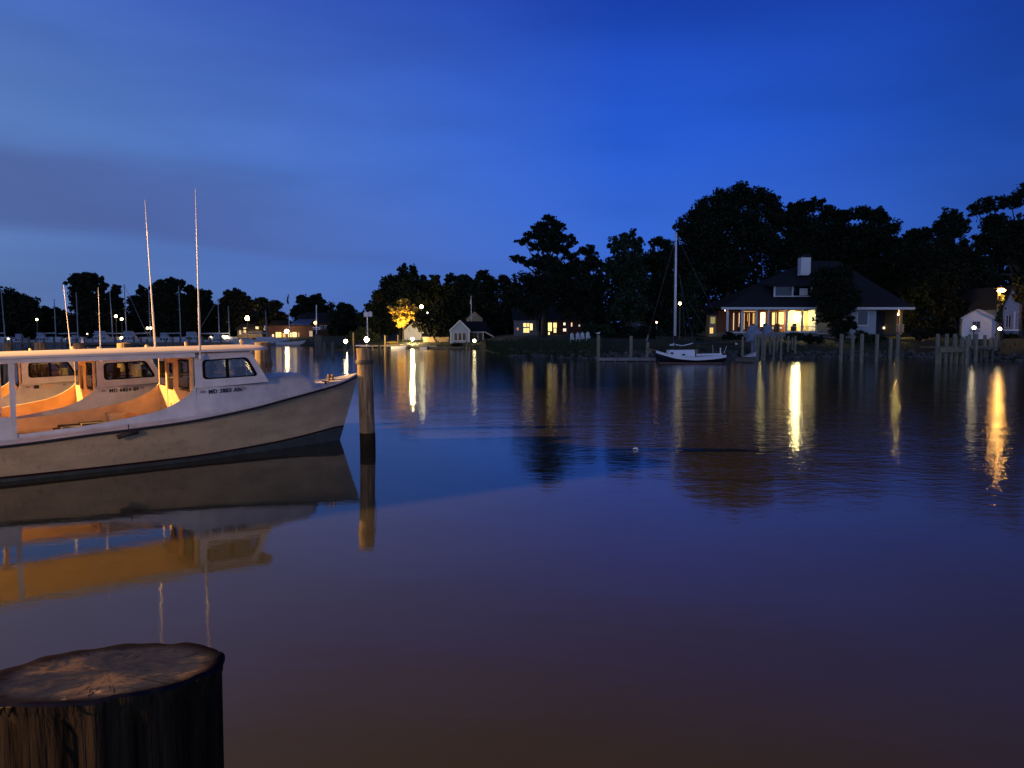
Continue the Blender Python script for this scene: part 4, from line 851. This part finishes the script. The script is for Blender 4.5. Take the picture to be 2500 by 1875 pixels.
# ------------------------------------------------------------------ buildings
def gable(mb, x0, x1, y0, y1, ze, zr, along='y', ov=.25, th=.12):   # roof solid
    if along == 'y':
        xm = (x0+x1)/2
        for s, xa in ((1, x0-ov), (-1, x1+ov)):
            zz = ze-(zr-ze)*ov/((x1-x0)/2)
            mb.prism([(xa, y0-ov, zz), (xm, y0-ov, zr), (xm, y0-ov, zr+th), (xa, y0-ov, zz+th)], (0, y1-y0+2*ov, 0))
    else:
        ym = (y0+y1)/2
        for ya in (y0-ov, y1+ov):
            zz = ze-(zr-ze)*ov/((y1-y0)/2)
            mb.prism([(x0-ov, ya, zz), (x0-ov, ym, zr), (x0-ov, ym, zr+th), (x0-ov, ya, zz+th)], (x1-x0+2*ov, 0, 0))
def window(par, x0, x1, y0, y1, Y, m, fr=MT['trim'], bars=1, w=1.2):
    mb = MB(); mb.pbox(x0-w, x0, y0-w, y1+w, Y-.05, .10); mb.pbox(x1, x1+w, y0-w, y1+w, Y-.05, .10); mb.pbox(x0, x1, y0-w, y0, Y-.05, .10); mb.pbox(x0, x1, y1, y1+w, Y-.06, .12)
    for k in range(bars): xm = x0+(x1-x0)*(k+1)/(bars+1); mb.pbox(xm-w*.3, xm+w*.3, y0, y1, Y-.04, .06)
    f = mb.build('window', fr, par, False, True)
    mb = MB(); mb.pbox(x0, x1, y0, y1, Y-.012, .01); mb.build('pane', m, f, False, True); return f
# --- blue cottage
Y = 114; a = P(1099.5, 845, Y); b = P(1146.5, 807, Y); ap = P(1123, 784, Y); z0 = gz(a.x, Y)-.2
t = empty('cottage', ((a.x+b.x)/2, Y, z0), 'small blue-grey waterside cottage with white trim and three gable windows', 'cottage')
mb = MB(); mb.prism([(a.x,Y,z0),(b.x,Y,z0),(b.x,Y,b.z),(ap.x,Y,ap.z),(a.x,Y,b.z)], (0,7,0)); mb.build('wall', MT['siding'], t, False, True)
mb = MB(); gable(mb, a.x, b.x, Y, Y+7, b.z+.02, ap.z+.05, 'y', .12); mb.build('roof', MT['roofdark'], t, False, True)
mb = MB()
for xa, s in ((a.x-.12, 1), (b.x+.12, -1)):
    zz = b.z-.1; mb.prism([(xa, Y-.2, zz-.08), (ap.x, Y-.2, ap.z-.02), (ap.x, Y-.2, ap.z+.2), (xa, Y-.2, zz+.16)], (0, .07, 0))
mb.box(a.x-.02, a.x+.16, Y-.06, Y-.002, z0, b.z-.1); mb.box(b.x-.16, b.x+.02, Y-.06, Y-.002, z0, b.z-.1); mb.build('trim', MT['trim'], t, False, True)
for x0 in (1108.8, 1119, 1129.2): window(t, x0, x0+8, 813, 831, Y, MT['darkglass'], w=.9, bars=0)
m1, m2_ = P(1146, 810, Y+2), P(1186, 786, Y+5.5); m3 = P(1212, 827, Y+2)
mb = MB(); mb.prism([(ap.x, Y+1.0, P(0,812,Y).z), (m3.x-1.6, Y+1.0, P(0,812,Y).z), (m2_.x, Y+5.0, m2_.z), (ap.x, Y+5.0, m2_.z)], (0, .05, .1)); mb.prism([(m3.x-1.6, Y+1.0, P(0,812,Y).z), (m3.x, Y+1.0, m3.z), (m3.x, Y+5, m3.z), (m2_.x, Y+5.0, m2_.z)], (.03, .0, .1)); mb.build('roof', MT['roofdark'], t, False, True)
mb = MB(); mb.box(b.x, m3.x-.1, Y+3, Y+7, z0, P(0,826,Y).z); mb.build('wall', MT['grey'], t, False, True)
mb = MB(); mb.bar((m3.x-1.6,Y+.95,P(0,811,Y).z), (m3.x+.05,Y+.95,m3.z+.05), .08); mb.bar((b.x+.1,Y+.95,P(0,811,Y).z), (m3.x-1.6,Y+.95,P(0,811,Y).z), .07); mb.build('trim', MT['trim'], t, False, True)
for px in (1166, 1179, 1209): mb = MB(); c_ = P(px, 812 if px < 1200 else 828, Y); mb.box(c_.x-.06, c_.x+.06, Y+.95, Y+1.05, z0, c_.z); mb.build('porch_post', MT['trim'], t, False, True)
# --- houses behind the cove
def simple_house(nm, lb, x0, x1, ybase, yeave, yridge, Y, dep, wallm, roofm, wins=(), along='x', litm=None, ov=.3):
    a, b = P(x0, ybase, Y), P(x1, yeave, Y); zr = P(x0, yridge, Y+(dep/2 if along == 'x' else 0)).z; z0 = min(gz(a.x, Y), a.z)-.2
    t = empty(nm, ((a.x+b.x)/2, Y, z0), lb, 'house')
    mb = MB()
    if along == 'y': mb.prism([(a.x,Y,z0),(b.x,Y,z0),(b.x,Y,b.z),((a.x+b.x)/2,Y,zr),(a.x,Y,b.z)], (0,dep,0))
    else: mb.prism([(a.x,Y,z0),(a.x,Y+dep,z0),(a.x,Y+dep,b.z),(a.x,Y+dep/2,zr),(a.x,Y,b.z)], (b.x-a.x,0,0))
    mb.build('wall', wallm, t, False, True)
    mb = MB(); gable(mb, a.x, b.x, Y, Y+dep, b.z+.03, zr+.03, along, ov); mb.build('roof', roofm, t, False, True)
    for (wx0, wx1, wy0, wy1, m) in wins: window(t, wx0, wx1, wy0, wy1, Y, m, w=.9)
    return t
DG = MT['darkglass']; wm = lambda s, c=(1,.66,.22): lampmat(s, c)
simple_house('white_house', 'white gabled house half hidden behind the golden tree', 987, 1034, 838, 805, 786, 124, 7, MT['trim'], MT['roofdark'], [(997,1000,802,810,DG)], 'y')
simple_house('house', 'pale gable with lit end poking above the cottage roof', 1139, 1178, 840, 777, 760, 122, 7, MT['warmwall'], MT['roofdark'], [(1148,1154,768,776,DG)], 'y')
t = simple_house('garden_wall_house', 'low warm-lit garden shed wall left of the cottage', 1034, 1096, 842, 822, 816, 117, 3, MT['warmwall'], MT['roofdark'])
t = simple_house('house', 'house with glowing yellow windows behind the lawn, left of the pine trunk', 1255, 1315, 838, 780, 755, 104, 8, MT['grey'], MT['roofdark'],
    [(1278,1285,789,798,wm(1.9)),(1287,1292,789,798,wm(1.7)),(1294,1300,790,806,wm(2.4)),(1278,1292,801,812,wm(1.6)),(1273,1277,823,830,wm(2.5)),(1281,1286,821,829,wm(1.4)),(1262,1266,800,806,wm(.8,(1,.3,.12)))])
t = simple_house('house', 'house with a tall glowing yellow door and windows right of the pine trunk', 1322, 1440, 838, 778, 750, 102, 8, MT['brick'], MT['roofdark'],
    [(1335,1347,788,808,wm(2.2,(1,.74,.22))),(1351,1359,788,800,wm(1.8)),(1352,1358,802,812,wm(2.2)),(1337,1342,811,819,wm(2.2)),(1353,1358,821,828,wm(4,(1,.9,.7))),(1376,1380,788,794,wm(2.4,(1,.85,.6))),(1391,1397,788,797,wm(1.6,(1,.5,.3))),(1375,1382,802,809,wm(1.6,(1,.7,.5))),(1413,1416,793,797,wm(1.2,(1,.8,.5))),(1430,1433,794,802,wm(1.5))])
simple_house('house', 'dim grey house glimpsed through the trees left of the sailboat mast', 1566, 1628, 836, 760, 722, 98, 8, MT['grey'], MT['roofdark'], [(1574,1582,744,752,DG),(1590,1598,744,752,DG),(1610,1616,748,758,DG)])
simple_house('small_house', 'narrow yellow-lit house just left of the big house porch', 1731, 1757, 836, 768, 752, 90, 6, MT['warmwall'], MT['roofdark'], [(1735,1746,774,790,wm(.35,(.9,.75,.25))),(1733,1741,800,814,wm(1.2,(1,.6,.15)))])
simple_house('long_house', 'long grey house with a row of windows right of the restaurant', 812, 870, 832, 802, 786, 150, 8, MT['grey'], MT['roofdark'], [(820+k*8,824+k*8,808,816,DG) for k in range(5)])
simple_house('house', 'red-brown two-storey building behind the light pole', 735, 808, 834, 788, 765, 152, 9, MT['brick'], MT['roofdark'], [(745+k*12,750+k*12,795,804,DG) for k in range(5)]+[(755,769,812,830,wm(.5,(1,.7,.5)))])
simple_house('house', 'dim pitched-roof house among the masts behind the leaning antenna', 308, 330, 815, 785, 768, 158, 8, MT['grey'], MT['roofdark'], [(313,317,792,798,DG),(321,325,792,798,DG)])
# restaurant with blue roof
Yr = 149; t = empty('restaurant', (P(700,830,Yr).x, Yr, 1), 'waterfront restaurant with a blue metal roof and lit windows below the flag', 'restaurant')
mb = MB(); mb.pbox(655, 765, 795, 838, Yr, 8); mb.build('wall', MT['brick'], t, False, True)
a, b = P(706, 793, Yr-2), P(768, 778, Yr+4); mb = MB(); mb.prism([(a.x,Yr-1.5,a.z),(P(760,793,Yr).x,Yr-1.5,a.z-.1),(b.x,Yr+5,P(0,778,Yr).z),(a.x,Yr+5,P(0,778,Yr).z)], (0,.1,.12)); mb.build('roof', MT['blueroof'], t, False, True)
p1, p2, p3 = P(715,778,Yr+5), P(757,778,Yr+5), P(737,766,Yr+5); mb = MB(); mb.prism([p1,p2,p3], (0,5,0)); mb.prism([P(655,795,Yr-.5),P(706,795,Yr-.5),P(700,778,Yr+3),P(665,780,Yr+3)], (0,.1,.12)); mb.build('roof', MT['roofdark'], t, False, True)
for (x0,x1,y0,y1,s,c) in ((673,687,811,828,2.2,(1,.62,.2)),(690,697,813,830,1.5,(1,.5,.15)),(703,712,812,826,2,(1,.66,.25)),(714,724,811,826,2.6,(1,.7,.26)),(664,669,816,832,1.8,(1,.75,.45)),(727,731,812,832,.9,(1,.55,.3)),(755,763,808,826,.6,(1,.7,.5))): window(t, x0, x1, y0, y1, Yr, wm(s,c), MT['brick'], w=.7)
# terrace left of restaurant lit by the lamp
t = simple_house('pavilion', 'warm-lit terrace building under the lamp tree left of the restaurant', 580, 640, 836, 805, 792, 150, 6, MT['warmwall'], MT['roofdark'], [(584,588,806,816,wm(1.2)),(595,600,800,812,wm(1.6)),(625,631,798,806,wm(1.6)),(645,647,796,806,wm(1.2))])

# --- the big house
Yf = 86.0; zf = P(0, 811, Yf).z; ze = P(0, 756, Yf).z
X = lambda px, Y=Yf: P(px, 800, Y).x
t = empty('big_house', (X(1900), Yf, 1.6), 'large dark-roofed house with lit glazed porch, white chimney and dormer', 'house')
mb = MB(); mb.box(X(1772), X(1998), Yf+.1, Yf+12, 1.2, zf); mb.box(X(1998), X(2143), Yf+.6, Yf+12, 1.2, ze); mb.build('foundation', MT['grey'], t, False, True)
mb = MB(); mb.box(X(1772), X(1998), Yf+3.2, Yf+12, zf, ze); mb.build('inner_wall', MT['curtain'], t, False, True)
mb = MB(); mb.box(X(2078), X(2144), Yf+.55, Yf+.6, zf-.2, ze); mb.build('wall', MT['siding'], t, False, True)
# roof: hip
e0, e1 = X(1757), X(2226); yr0, yr1 = Yf-.5, Yf+12.5; zr = P(0, 637, Yf+6).z; r0, r1 = P(1975, 637, Yf+6).x, P(2046, 637, Yf+6).x; zz = P(0, 751, Yf).z
mb = MB(); vs = [(e0,yr0,zz),(e1,yr0,zz),(e1,yr1,zz),(e0,yr1,zz),(r0,Yf+6,zr),(r1,Yf+6,zr)]; mb.add(vs, [(0,1,5,4),(1,2,5),(2,3,4,5),(3,0,4),(0,3,2,1)]); mb.build('roof', MT['roofdark'], t, False, True)
mb = MB(); mb.box(e0, e1, yr0-.04, yr0+.02, zz-.22, zz+.03); mb.build('fascia', MT['trim'], t, False, True)
ch = MB(); ch.pbox(1955, 1980, 628, 672, Yf+2.6, 1.0); cm = ch.build('chimney', MT['trim'], t, False, True)
mb = MB(); q = [P(1954,627.5,Yf+2.5), P(1985,627.5,Yf+2.5)]; mb.add([q[0], q[1], q[1]+Vector((0,1.3,0)), q[0]+Vector((0,1.3,0)), P(1965,619,Yf+3.1), P(1975,619,Yf+3.1)], [(0,1,5,4),(1,2,5),(2,3,4,5),(3,0,4),(0,3,2,1)]); mb.build('chimney_cap', MT['roofdark'], cm, False, True)
# dormer
Yd = Yf+.55; mb = MB(); mb.pbox(1890, 1984, 700, 724, Yd+.1, 3); dm = mb.build('dormer', MT['darkglass'], t, False, True)
mb = MB()
for a_, b_ in ((1889,1893.5),(1933,1937.5),(1980,1984)): mb.pbox(a_, b_, 699, 725, Yd-.02, .12)
mb.pbox(1893.5, 1980, 722, 724.5, Yd, .10); mb.build('window_frame', MT['trim'], dm, False, True)
mb = MB(); a_, b_ = P(1880,699,Yd-.4), P(1992,699,Yd-.4); mb.prism([a_, b_, (b_.x, Yd+3, b_.z+.55), (a_.x, Yd+3, a_.z+.55)], (0,0,.1)); mb.build('roof', MT['roofdark'], dm, False, True)
mb = MB(); mb.pbox(1952, 1972, 704, 721, Yd+.06, .03); mb.build('window_blind', MT['trim'], dm, False, True)
for px, w in ((1776,5),(1812,5),(1847,4),(1876,3.5),(1921,4.5),(1958.5,4.5),(1992,4)):
    mb = MB(); mb.box(X(px-w/2), X(px+w/2), Yf, Yf+.2, zf-.02, zz-.2); mb.build('porch_post', MT['trim'], t, False, True)
mb = MB(); mb.box(X(1773), X(1867), Yf-.02, Yf+.22, zf-.08, zf+.05); mb.box(X(1918), X(1996), Yf-.02, Yf+.22, zf-.08, zf+.14); mb.box(X(1923.5), X(1990), Yf+.05, Yf+.12, zf+.62, zf+.68); mb.box(X(1996), X(2038), Yf-.3, Yf+.5, zf-.22, zf-.08); mb.build('porch_sill', MT['trim'], t, False, True)
for (x0,x1,y0,y1,s,c) in ((1790,1792.5,764,806,2.2,(1,.72,.42)),(1803.5,1806,764,804,2.2,(1,.72,.42)),(1816,1818,764,804,2.0,(1,.6,.25)),(1824.5,1826,766,784,1.6,(1,.5,.15)),(1828,1830.5,764,799,1.8,(1,.6,.25)),(1838,1842,764,790,2.0,(1,.6,.15)),(1843,1846,764,796,.6,(.9,.55,.12)),
    (1857,1868,763,797,11,(1,.82,.34)),(1885,1892,763,793,3.2,(1,.75,.26)),(1894.5,1896,763,793,2.4,(1,.7,.25)),(1901,1914,762,792,3.6,(1,.76,.28)),(1928,1942,758,792,5,(1,.80,.30)),(1987,1990.5,764,792,3.0,(1,.85,.4)),(1860,1866,800,806,2.4,(1,.9,.6)),(1886,1892,798,803,2,(1,.85,.5)),(1904,1909,799,802,2,(1,.9,.7)),(1816,1845,759,761.5,1.4,(1,.55,.25))):
    mb = MB(); mb.pbox(x0, x1, y0, y1, Yf+3.1, .05); mb.build('lit_window', wm(round(s*.45, 2), c), t, False, True)
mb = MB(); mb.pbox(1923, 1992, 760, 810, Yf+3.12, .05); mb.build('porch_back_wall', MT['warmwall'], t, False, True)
mb = MB(); mb.ball(P(1946,775,Yf+2.4), .36, 1.2, 14); mb.build('porch_lamp', wm(120, (1,.84,.36)), t, True, True)
for px in (1898, 1868, 1940, 1810): mb = MB(); mb.pbox(px-5, px+5, 798, 811, Yf+1.2, .7); mb.pbox(px-5, px+5, 790, 798, Yf+1.8, .1); mb.build('porch_chair', MT['dark'], t, False, True)
window(t, 2094.5, 2118, 757, 793, Yf+.55, DG, w=3.2, bars=0)
# side porch with warm ceiling light
mb = MB(); mb.box(X(2143), X(2208), Yf+.7, Yf+5, zf-.3, zf-.15); mb.box(X(2143), X(2200), Yf+3.5, Yf+3.6, zf-.15, ze+.2); mb.build('side_porch', MT['navy'], t, False, True)
mb = MB(); mb.box(X(2143), X(2209), Yf+.4, Yf+3.5, zz-.26, zz-.225); mb.box(X(2196), X(2199), Yf+.7, Yf+3.5, zf-.1, zz-.26); mb.box(X(2203), X(2208), Yf+.5, Yf+.8, zf-.3, zz-.26); mb.build('side_porch_lining', MT['warmwall'], t, False, True)
mb = MB(); mb.ball(P(2190,768,Yf+2.2), .16, 1, 10); mb.build('porch_lamp', wm(520, (1,.66,.24)), t, True, True)
mb = MB()
for k in range(7): mb.pbox(2190+k*2.6, 2191.2+k*2.6, 793, 812, Yf+.6, .06)
mb.pbox(2189, 2208, 791.5, 793, Yf+.58, .1); mb.build('railing', MT['trim'], t, False, True)
for (x0,x1,y0,y1) in ((2168,2173,760,764),(2177,2180,760,765),(2183,2191,759,765),(2194,2197,760,764),(2156,2161,798,803),(2168,2173,798,803),(2176,2178,797,803)):
    mb = MB(); mb.pbox(x0, x1, y0, y1, Yf+3.4, .04); mb.build('lit_window', wm(2.6, (1,.78,.45)), t, False, True)
for px, py in ((2020,783),(2026,777),(2026,786),(2029,787)): mb = MB(); mb.ball(P(px,py,Yf-.1), .07, 1, 8); mb.build('string_light', wm(8, (1,.85,.55)), t, True, True)
# lights caught at left porch end
mb = MB(); mb.ball(P(1770,758,Yf-.2), .07, 1, 8); mb.build('porch_lamp', wm(8, (1,.6,.35)), t, True, True)

# --- shed
Ys = 79; t = empty('garden_shed', (P(2385,830,Ys).x, Ys, 1.4), 'small white gabled shed with a double window near the right edge', 'shed')
a, b = P(2347,832,Ys), P(2422,777,Ys); ap = P(2386,758,Ys); z0 = min(a.z, gz(a.x,Ys))-.2
mb = MB(); mb.prism([(a.x,Ys,z0),(b.x,Ys,z0),(b.x,Ys,b.z),(ap.x,Ys,ap.z),(a.x,Ys,b.z)], (0,4,0)); mb.build('wall', mat('white_shed_boards', (.62,.66,.72), .7, var=.15, vscale=4, stretch=(1,1,12)), t, False, True)
mb = MB(); gable(mb, a.x, b.x, Ys, Ys+4, b.z+.02, ap.z+.04, 'y', .18, .1); mb.build('roof', MT['trim'], t, False, True)
window(t, 2374, 2394, 785, 801, Ys, DG, w=1.6)
mb = MB(); mb.pbox(2371, 2397, 806, 810, Ys-.3, .28); mb.build('flower_box', MT['canvas'], t, False, True)
t.rotation_euler.z = R(-38); t.scale = (.86, 1, 1)
# --- house at right edge
t = simple_house('house', 'dim white house with a corner post at the right edge', 2446, 2490, 830, 742, 700, 82, 8, MT['canvas'], MT['roofdark'], [(2456,2468,770,800,DG),(2452,2458,748,758,DG)], 'y')
mb = MB(); mb.pbox(2475, 2480, 760, 806, 81.6, .2); mb.pbox(2446, 2490, 804, 808, 81.5, .3); mb.build('corner_post', MT['trim'], t, False, True)

# ------------------------------------------------------------------ right-hand docks, pilings
MT['pale'] = mat('lamplit_tint_piling', (.27,.24,.16), .85, var=.45, vscale=3, stretch=(5,5,.6), bump=.5, bscale=12, col2=(.15,.13,.09))  # timber made paler: warm quay lamplight put into the colour
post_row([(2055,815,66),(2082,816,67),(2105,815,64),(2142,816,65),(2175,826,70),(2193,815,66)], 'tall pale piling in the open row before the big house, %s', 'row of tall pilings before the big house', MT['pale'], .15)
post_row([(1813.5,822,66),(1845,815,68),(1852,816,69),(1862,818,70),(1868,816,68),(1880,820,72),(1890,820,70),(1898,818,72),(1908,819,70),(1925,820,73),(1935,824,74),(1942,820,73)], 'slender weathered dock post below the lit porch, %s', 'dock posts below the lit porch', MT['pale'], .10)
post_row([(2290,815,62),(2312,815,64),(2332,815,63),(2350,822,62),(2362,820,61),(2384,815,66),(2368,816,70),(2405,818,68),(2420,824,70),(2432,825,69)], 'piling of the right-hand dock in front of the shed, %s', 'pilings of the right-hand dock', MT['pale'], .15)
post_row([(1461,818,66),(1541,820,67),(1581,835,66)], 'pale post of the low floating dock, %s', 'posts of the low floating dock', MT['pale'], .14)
plank_dock(2294, 2363, 848, 61.5, 3, .40, 'right-hand dock with a wide tan plank edge before the shed', mat('tan_dock_planks', (.24,.20,.11), .8, var=.3), 5)
plank_dock(2366, 2436, 846, 66, 3, .20, 'darker dock extension right of the tan plank edge', MT['wood'], 5)
mb = MB(); c = P(1461, 817, 66); mb.ball(c+Vector((0,0,.12)), .13, .7, 8); mb.tube([c+Vector((.05,0,.14)), c+Vector((.14,0,.22))], [.04,.05], 6); mb.tube([c+Vector((-.1,0,.12)), c+Vector((-.26,0,.08))], [.05,.01], 6)
solo(mb, 'bird', MT['feather'], 'white gull resting on the left post of the low floating dock', 'bird', smooth=True)
# lawn chairs
def chair(px, py, i, lb):
    Y = 81; c = P(px, py, Y); t = empty('adirondack_chair', (c.x, Y, gz(c.x, Y)), lb, 'chair', 'white lawn chairs on the far bank'); t.scale = (.55, .8, .9); z = gz(c.x, Y)
    mb = MB(); mb.prism([(c.x-.30,Y,z+.35),(c.x+.30,Y,z+.35),(c.x+.30,Y+.5,z+.28),(c.x-.30,Y+.5,z+.28)], (0,0,.04)); mb.build('seat', MT['mast'], t, False, True)
    mb = MB()
    for k in range(5): q = -.26+k*.13; h = 1.0+.08*(2-abs(k-2)); mb.prism([(c.x+q-.055,Y+.45,z+.28),(c.x+q+.055,Y+.45,z+.28),(c.x+q*1.1+.055,Y+.8,z+h),(c.x+q*1.1-.055,Y+.8,z+h)], (0,.03,0))
    mb.build('backrest', MT['trim'], t, False, True)
    for s in (-1, 1):
        mb = MB(); mb.box(c.x+s*.36-.07, c.x+s*.36+.07, Y-.1, Y+.65, z+.55, z+.58); mb.build('arm', MT['mast'], t, False, True)
        mb = MB(); mb.box(c.x+s*.34-.03, c.x+s*.34+.03, Y-.04, Y+.02, z-.1, z+.55); mb.build('leg', MT['mast'], t, False, True)
for i, (px, lb) in enumerate(((1397,'leftmost white adirondack chair on the lawn'),(1410,'second white adirondack chair from the left'),(1421,'third white adirondack chair from the left'),(1433,'rightmost white adirondack chair on the lawn'))): chair(1397+(px-1397)*1.08, 840, i, lb)
mb = MB(); c = P(1322, 838, 92); mb.ball(c+Vector((0,0,.2)), .7, .5, 10); mb.box(c.x-1.3, c.x+.9, 91.6, 92.4, c.z-.3, c.z+.25); solo(mb, 'covered_grill', MT['canvas'], 'low covered shape on the lawn below the glowing windows', 'garden furniture')
# canvas covered boat lift
def hood(pts, Y, dep, lb):
    c = P(sum(p[0] for p in pts)/len(pts), 830, Y); t = empty('covered_lift_motor', (c.x, Y, 0), lb, 'boat lift cover', 'canvas covers on the boat lift')
    top = [P(x, y, Y) for x, y in pts]; cen = sum(top, Vector())/len(top); rows = []
    for d, s in ((0,.8),(.15*dep,1),(.6*dep,1.02),(dep,.8)): rows.append([cen+(p-cen)*s*(1+.05*math.sin(i*2.3+d*3))+Vector((0,d,0)) for i, p in enumerate(top)])
    mb = MB(); mb.loft(rows, True); mb.add(rows[0], [tuple(range(len(pts)))]); mb.add(rows[-1], [tuple(range(len(pts)))]); mb.build('canvas_cover', MT['canvas'], t, False, True); return t
t = hood([(1836,794),(1850,795),(1856,803),(1860,816),(1856,818),(1846,817),(1842,826),(1840,836),(1828,834),(1826,812)], 70, 1.0, 'larger pale canvas hood on the boat lift below the porch')
mb = MB(); mb.bar(P(1837,830,70.4), P(1837,880,70.4), .12, 8); mb.bar(P(1846,812,70.4), P(1846,880,70.4), .13, 8); mb.pbox(1846,1862,813,817,70.2,.15); mb.build('lift_post', MT['canvas'], t, False, True)
t = hood([(1874,793),(1884,795),(1888,806),(1884,812),(1874,816),(1866,822),(1864,812),(1868,802)], 71, .9, 'smaller pale canvas hood right of the larger one on the boat lift')
mb = MB(); mb.bar(P(1866,820,71.3), P(1868,880,71.3), .10, 8); mb.build('lift_post', MT['wood'], t, False, True)
t = empty('dinghy', (P(1828,870,64.6).x, 64.6, 0), 'pale pink dinghy lying upturned on the short floating dock', 'boat'); a, b = P(1816,872,64.6), P(1846,872,64.6); mb = MB(); rows = []
for q in [i/10 for i in range(11)]: hw = .5*math.sin(math.pi*(.2+.75*q)); rows.append([(a.x+(b.x-a.x)*q, 64.6+hw*math.cos(w), a.z+.42*q**.6*math.sin(w)+.03) for w in [math.pi*k/6 for k in range(7)]])
mb.loft(rows, True); mb.add(rows[-1], [tuple(range(7))]); mb.build('hull', mat('pink_white_paint', (.55,.48,.50), .5), t, True, True)
mb = MB(); mb.pbox(1841, 1844, 864, 868, 64.0, .2); mb.build('transom_plate', MT['mast'], t, False, True)

# ------------------------------------------------------------------ small classic sailboat
def sailboat():
    Y = 62.6; ori = P(1684, 886, Y); t = empty('sailboat', (ori.x, Y, 0), 'small black-hulled sailboat with white deck and tall white mast at the floating dock', 'sailboat')
    X_ = lambda px: P(px, 870, Y).x; Zp = lambda py: P(1684, py, Y).z
    tab = [(0, 857),(.12,863),(.3,870),(.55,873),(.8,871),(1,867)]
    x0, x1 = X_(1601), X_(1768)
    rows = []; rows2 = []
    for k in range(25):
        q = k/24; x = x0+(x1-x0)*q; hw = 1.0*math.sin(math.pi*(.02+.80*q))**.75; zs_ = Zp(spl(tab, q)); st_ = .30*(1-q)**3; wl0 = x+st_+(.0 if q < .9 else -(q-.9)*3)
        rows.append([(x, Y-hw, zs_), (x+st_*.5, Y-hw*.9, zs_*.45), (wl0, Y-hw*.75, .06), (wl0, Y-hw*.7, -.3), (wl0, Y+hw*.7, -.3), (wl0, Y+hw*.75, .06), (x+st_*.5, Y+hw*.9, zs_*.45), (x, Y+hw, zs_)])
        rows2.append([(x, Y-hw-.012, zs_-.16-.02*math.sin(q*3)), (x, Y-hw-.014, zs_+.05), (x, Y-hw+.10, zs_+.05), (x, Y-hw+.10, zs_-.05), (x, Y+hw-.10, zs_-.05), (x, Y+hw-.10, zs_+.05), (x, Y+hw+.014, zs_+.05), (x, Y+hw+.012, zs_-.16-.02*math.sin(q*3))])
    mb = MB(); n = 8
    for k in range(n-1):
        mb.m = 1 if k in (2, 3, 4) else 0; mb.loft([[r[k], r[k+1]] for r in rows])
    mb.m = 0; mb.add(rows[-1], [tuple(range(8))]); mb.build('hull', [MT['black'], MT['redb']], t, True, True)
    mb = MB(); mb.loft(rows2); mb.build('deck', MT['mast'], t, False, True)
    mb = MB(); mb.bar((X_(1603),Y,Zp(857)), (X_(1577),Y,Zp(850)), .06, 8); mb.prism([(X_(1580),Y,Zp(853)),(X_(1582),Y,Zp(863)),(X_(1586),Y,Zp(863)),(X_(1592),Y,Zp(856))], (0,.05,0)); mb.build('bowsprit', MT['piling'], t, False, True)
    mb = MB(); a = X_(1628); b = X_(1693); mb.prism([(a,Y-.5,Zp(870)),(b,Y-.55,Zp(870)),(b-.03,Y-.5,Zp(853.5)),(a+.1,Y-.42,Zp(854.5))], (0,1.0,0)); mb.prism([(X_(1696),Y-.6,Zp(868)),(X_(1758),Y-.5,Zp(866)),(X_(1758),Y-.5,Zp(862)),(X_(1696),Y-.6,Zp(863.5))], (0,.06,0)); cb = mb.build('cabin', MT['mast'], t, False, True)
    mb = MB(); mb.pbox(1638,1644,860,864.5,Y-.62,.16); mb.pbox(1666,1673,864,867.5,Y-.66,.16); mb.build('porthole', MT['darkglass'], cb, False, True)
    mb = MB(); mb.pbox(1694,1705,853,864,Y-.1,.3); mb.build('companionway', MT['piling'], t, False, True)
    mt = P(1651, 568, Y); mb = MB(); mb.tube([(mt.x+.02,Y,Zp(820)),(mt.x,Y,mt.z)], [.11,.07], 10); mb.build('mast', MT['mast'], t, True, True)
    mb = MB(); mb.tube([(mt.x+.02,Y,Zp(870)),(mt.x+.02,Y,Zp(820))], [.09,.087], 10); mb.build('mast_foot', MT['black'], t, True, True)
    mb = MB(); mb.tube([P(1692,838,Y),P(1796,840,Y)], [.10,.05], 8); mb.build('boom', MT['black'], t, True, True)
    mb = MB(); mb.tube([P(1795,839.5,Y-.05),P(1800,839.5,Y-.05)], .07, 8); mb.tube([P(1635,842,Y),P(1650,841.5,Y),P(1665,844,Y),P(1680,841,Y),P(1693,837.5,Y)], [.07,.05,.035,.04,.05], 7); mb.tube([P(1645,838,Y),P(1643,843,Y)], .06, 6); mb.build('furled_sail', MT['mast'], t, True, True)
    mb = MB()
    for p, q in (((1648,585),(1581,825)),((1657,585),(1748,770)),((1658,668),(1694,838)),((1660,672),(1674,826)),((1680,735),(1730,815)),((1646,590),(1644,850)),((1695,838),(1790,872)),((1693,838),(1756,866)),((1703,833),(1703,860))): mb.bar(P(*p, Y), P(*q, Y), .012, 4)
    mb.build('rigging', MT['wire'], t, False, True)
    mb = MB(); mb.tube([P(1583,818,Y),P(1579,832,Y)], [.05,.09], 7); mb.build('furled_jib', MT['grey'], t, False, True)
    mb = MB(); mb.pbox(1757.5,1760.5,849,863,Y-.2,.05); mb.bar(P(1774,845,Y),P(1768,862,Y),.02); mb.bar(P(1740,842,Y),P(1741,862,Y),.012); mb.build('stern_post', MT['mast'], t, False, True)
sailboat()
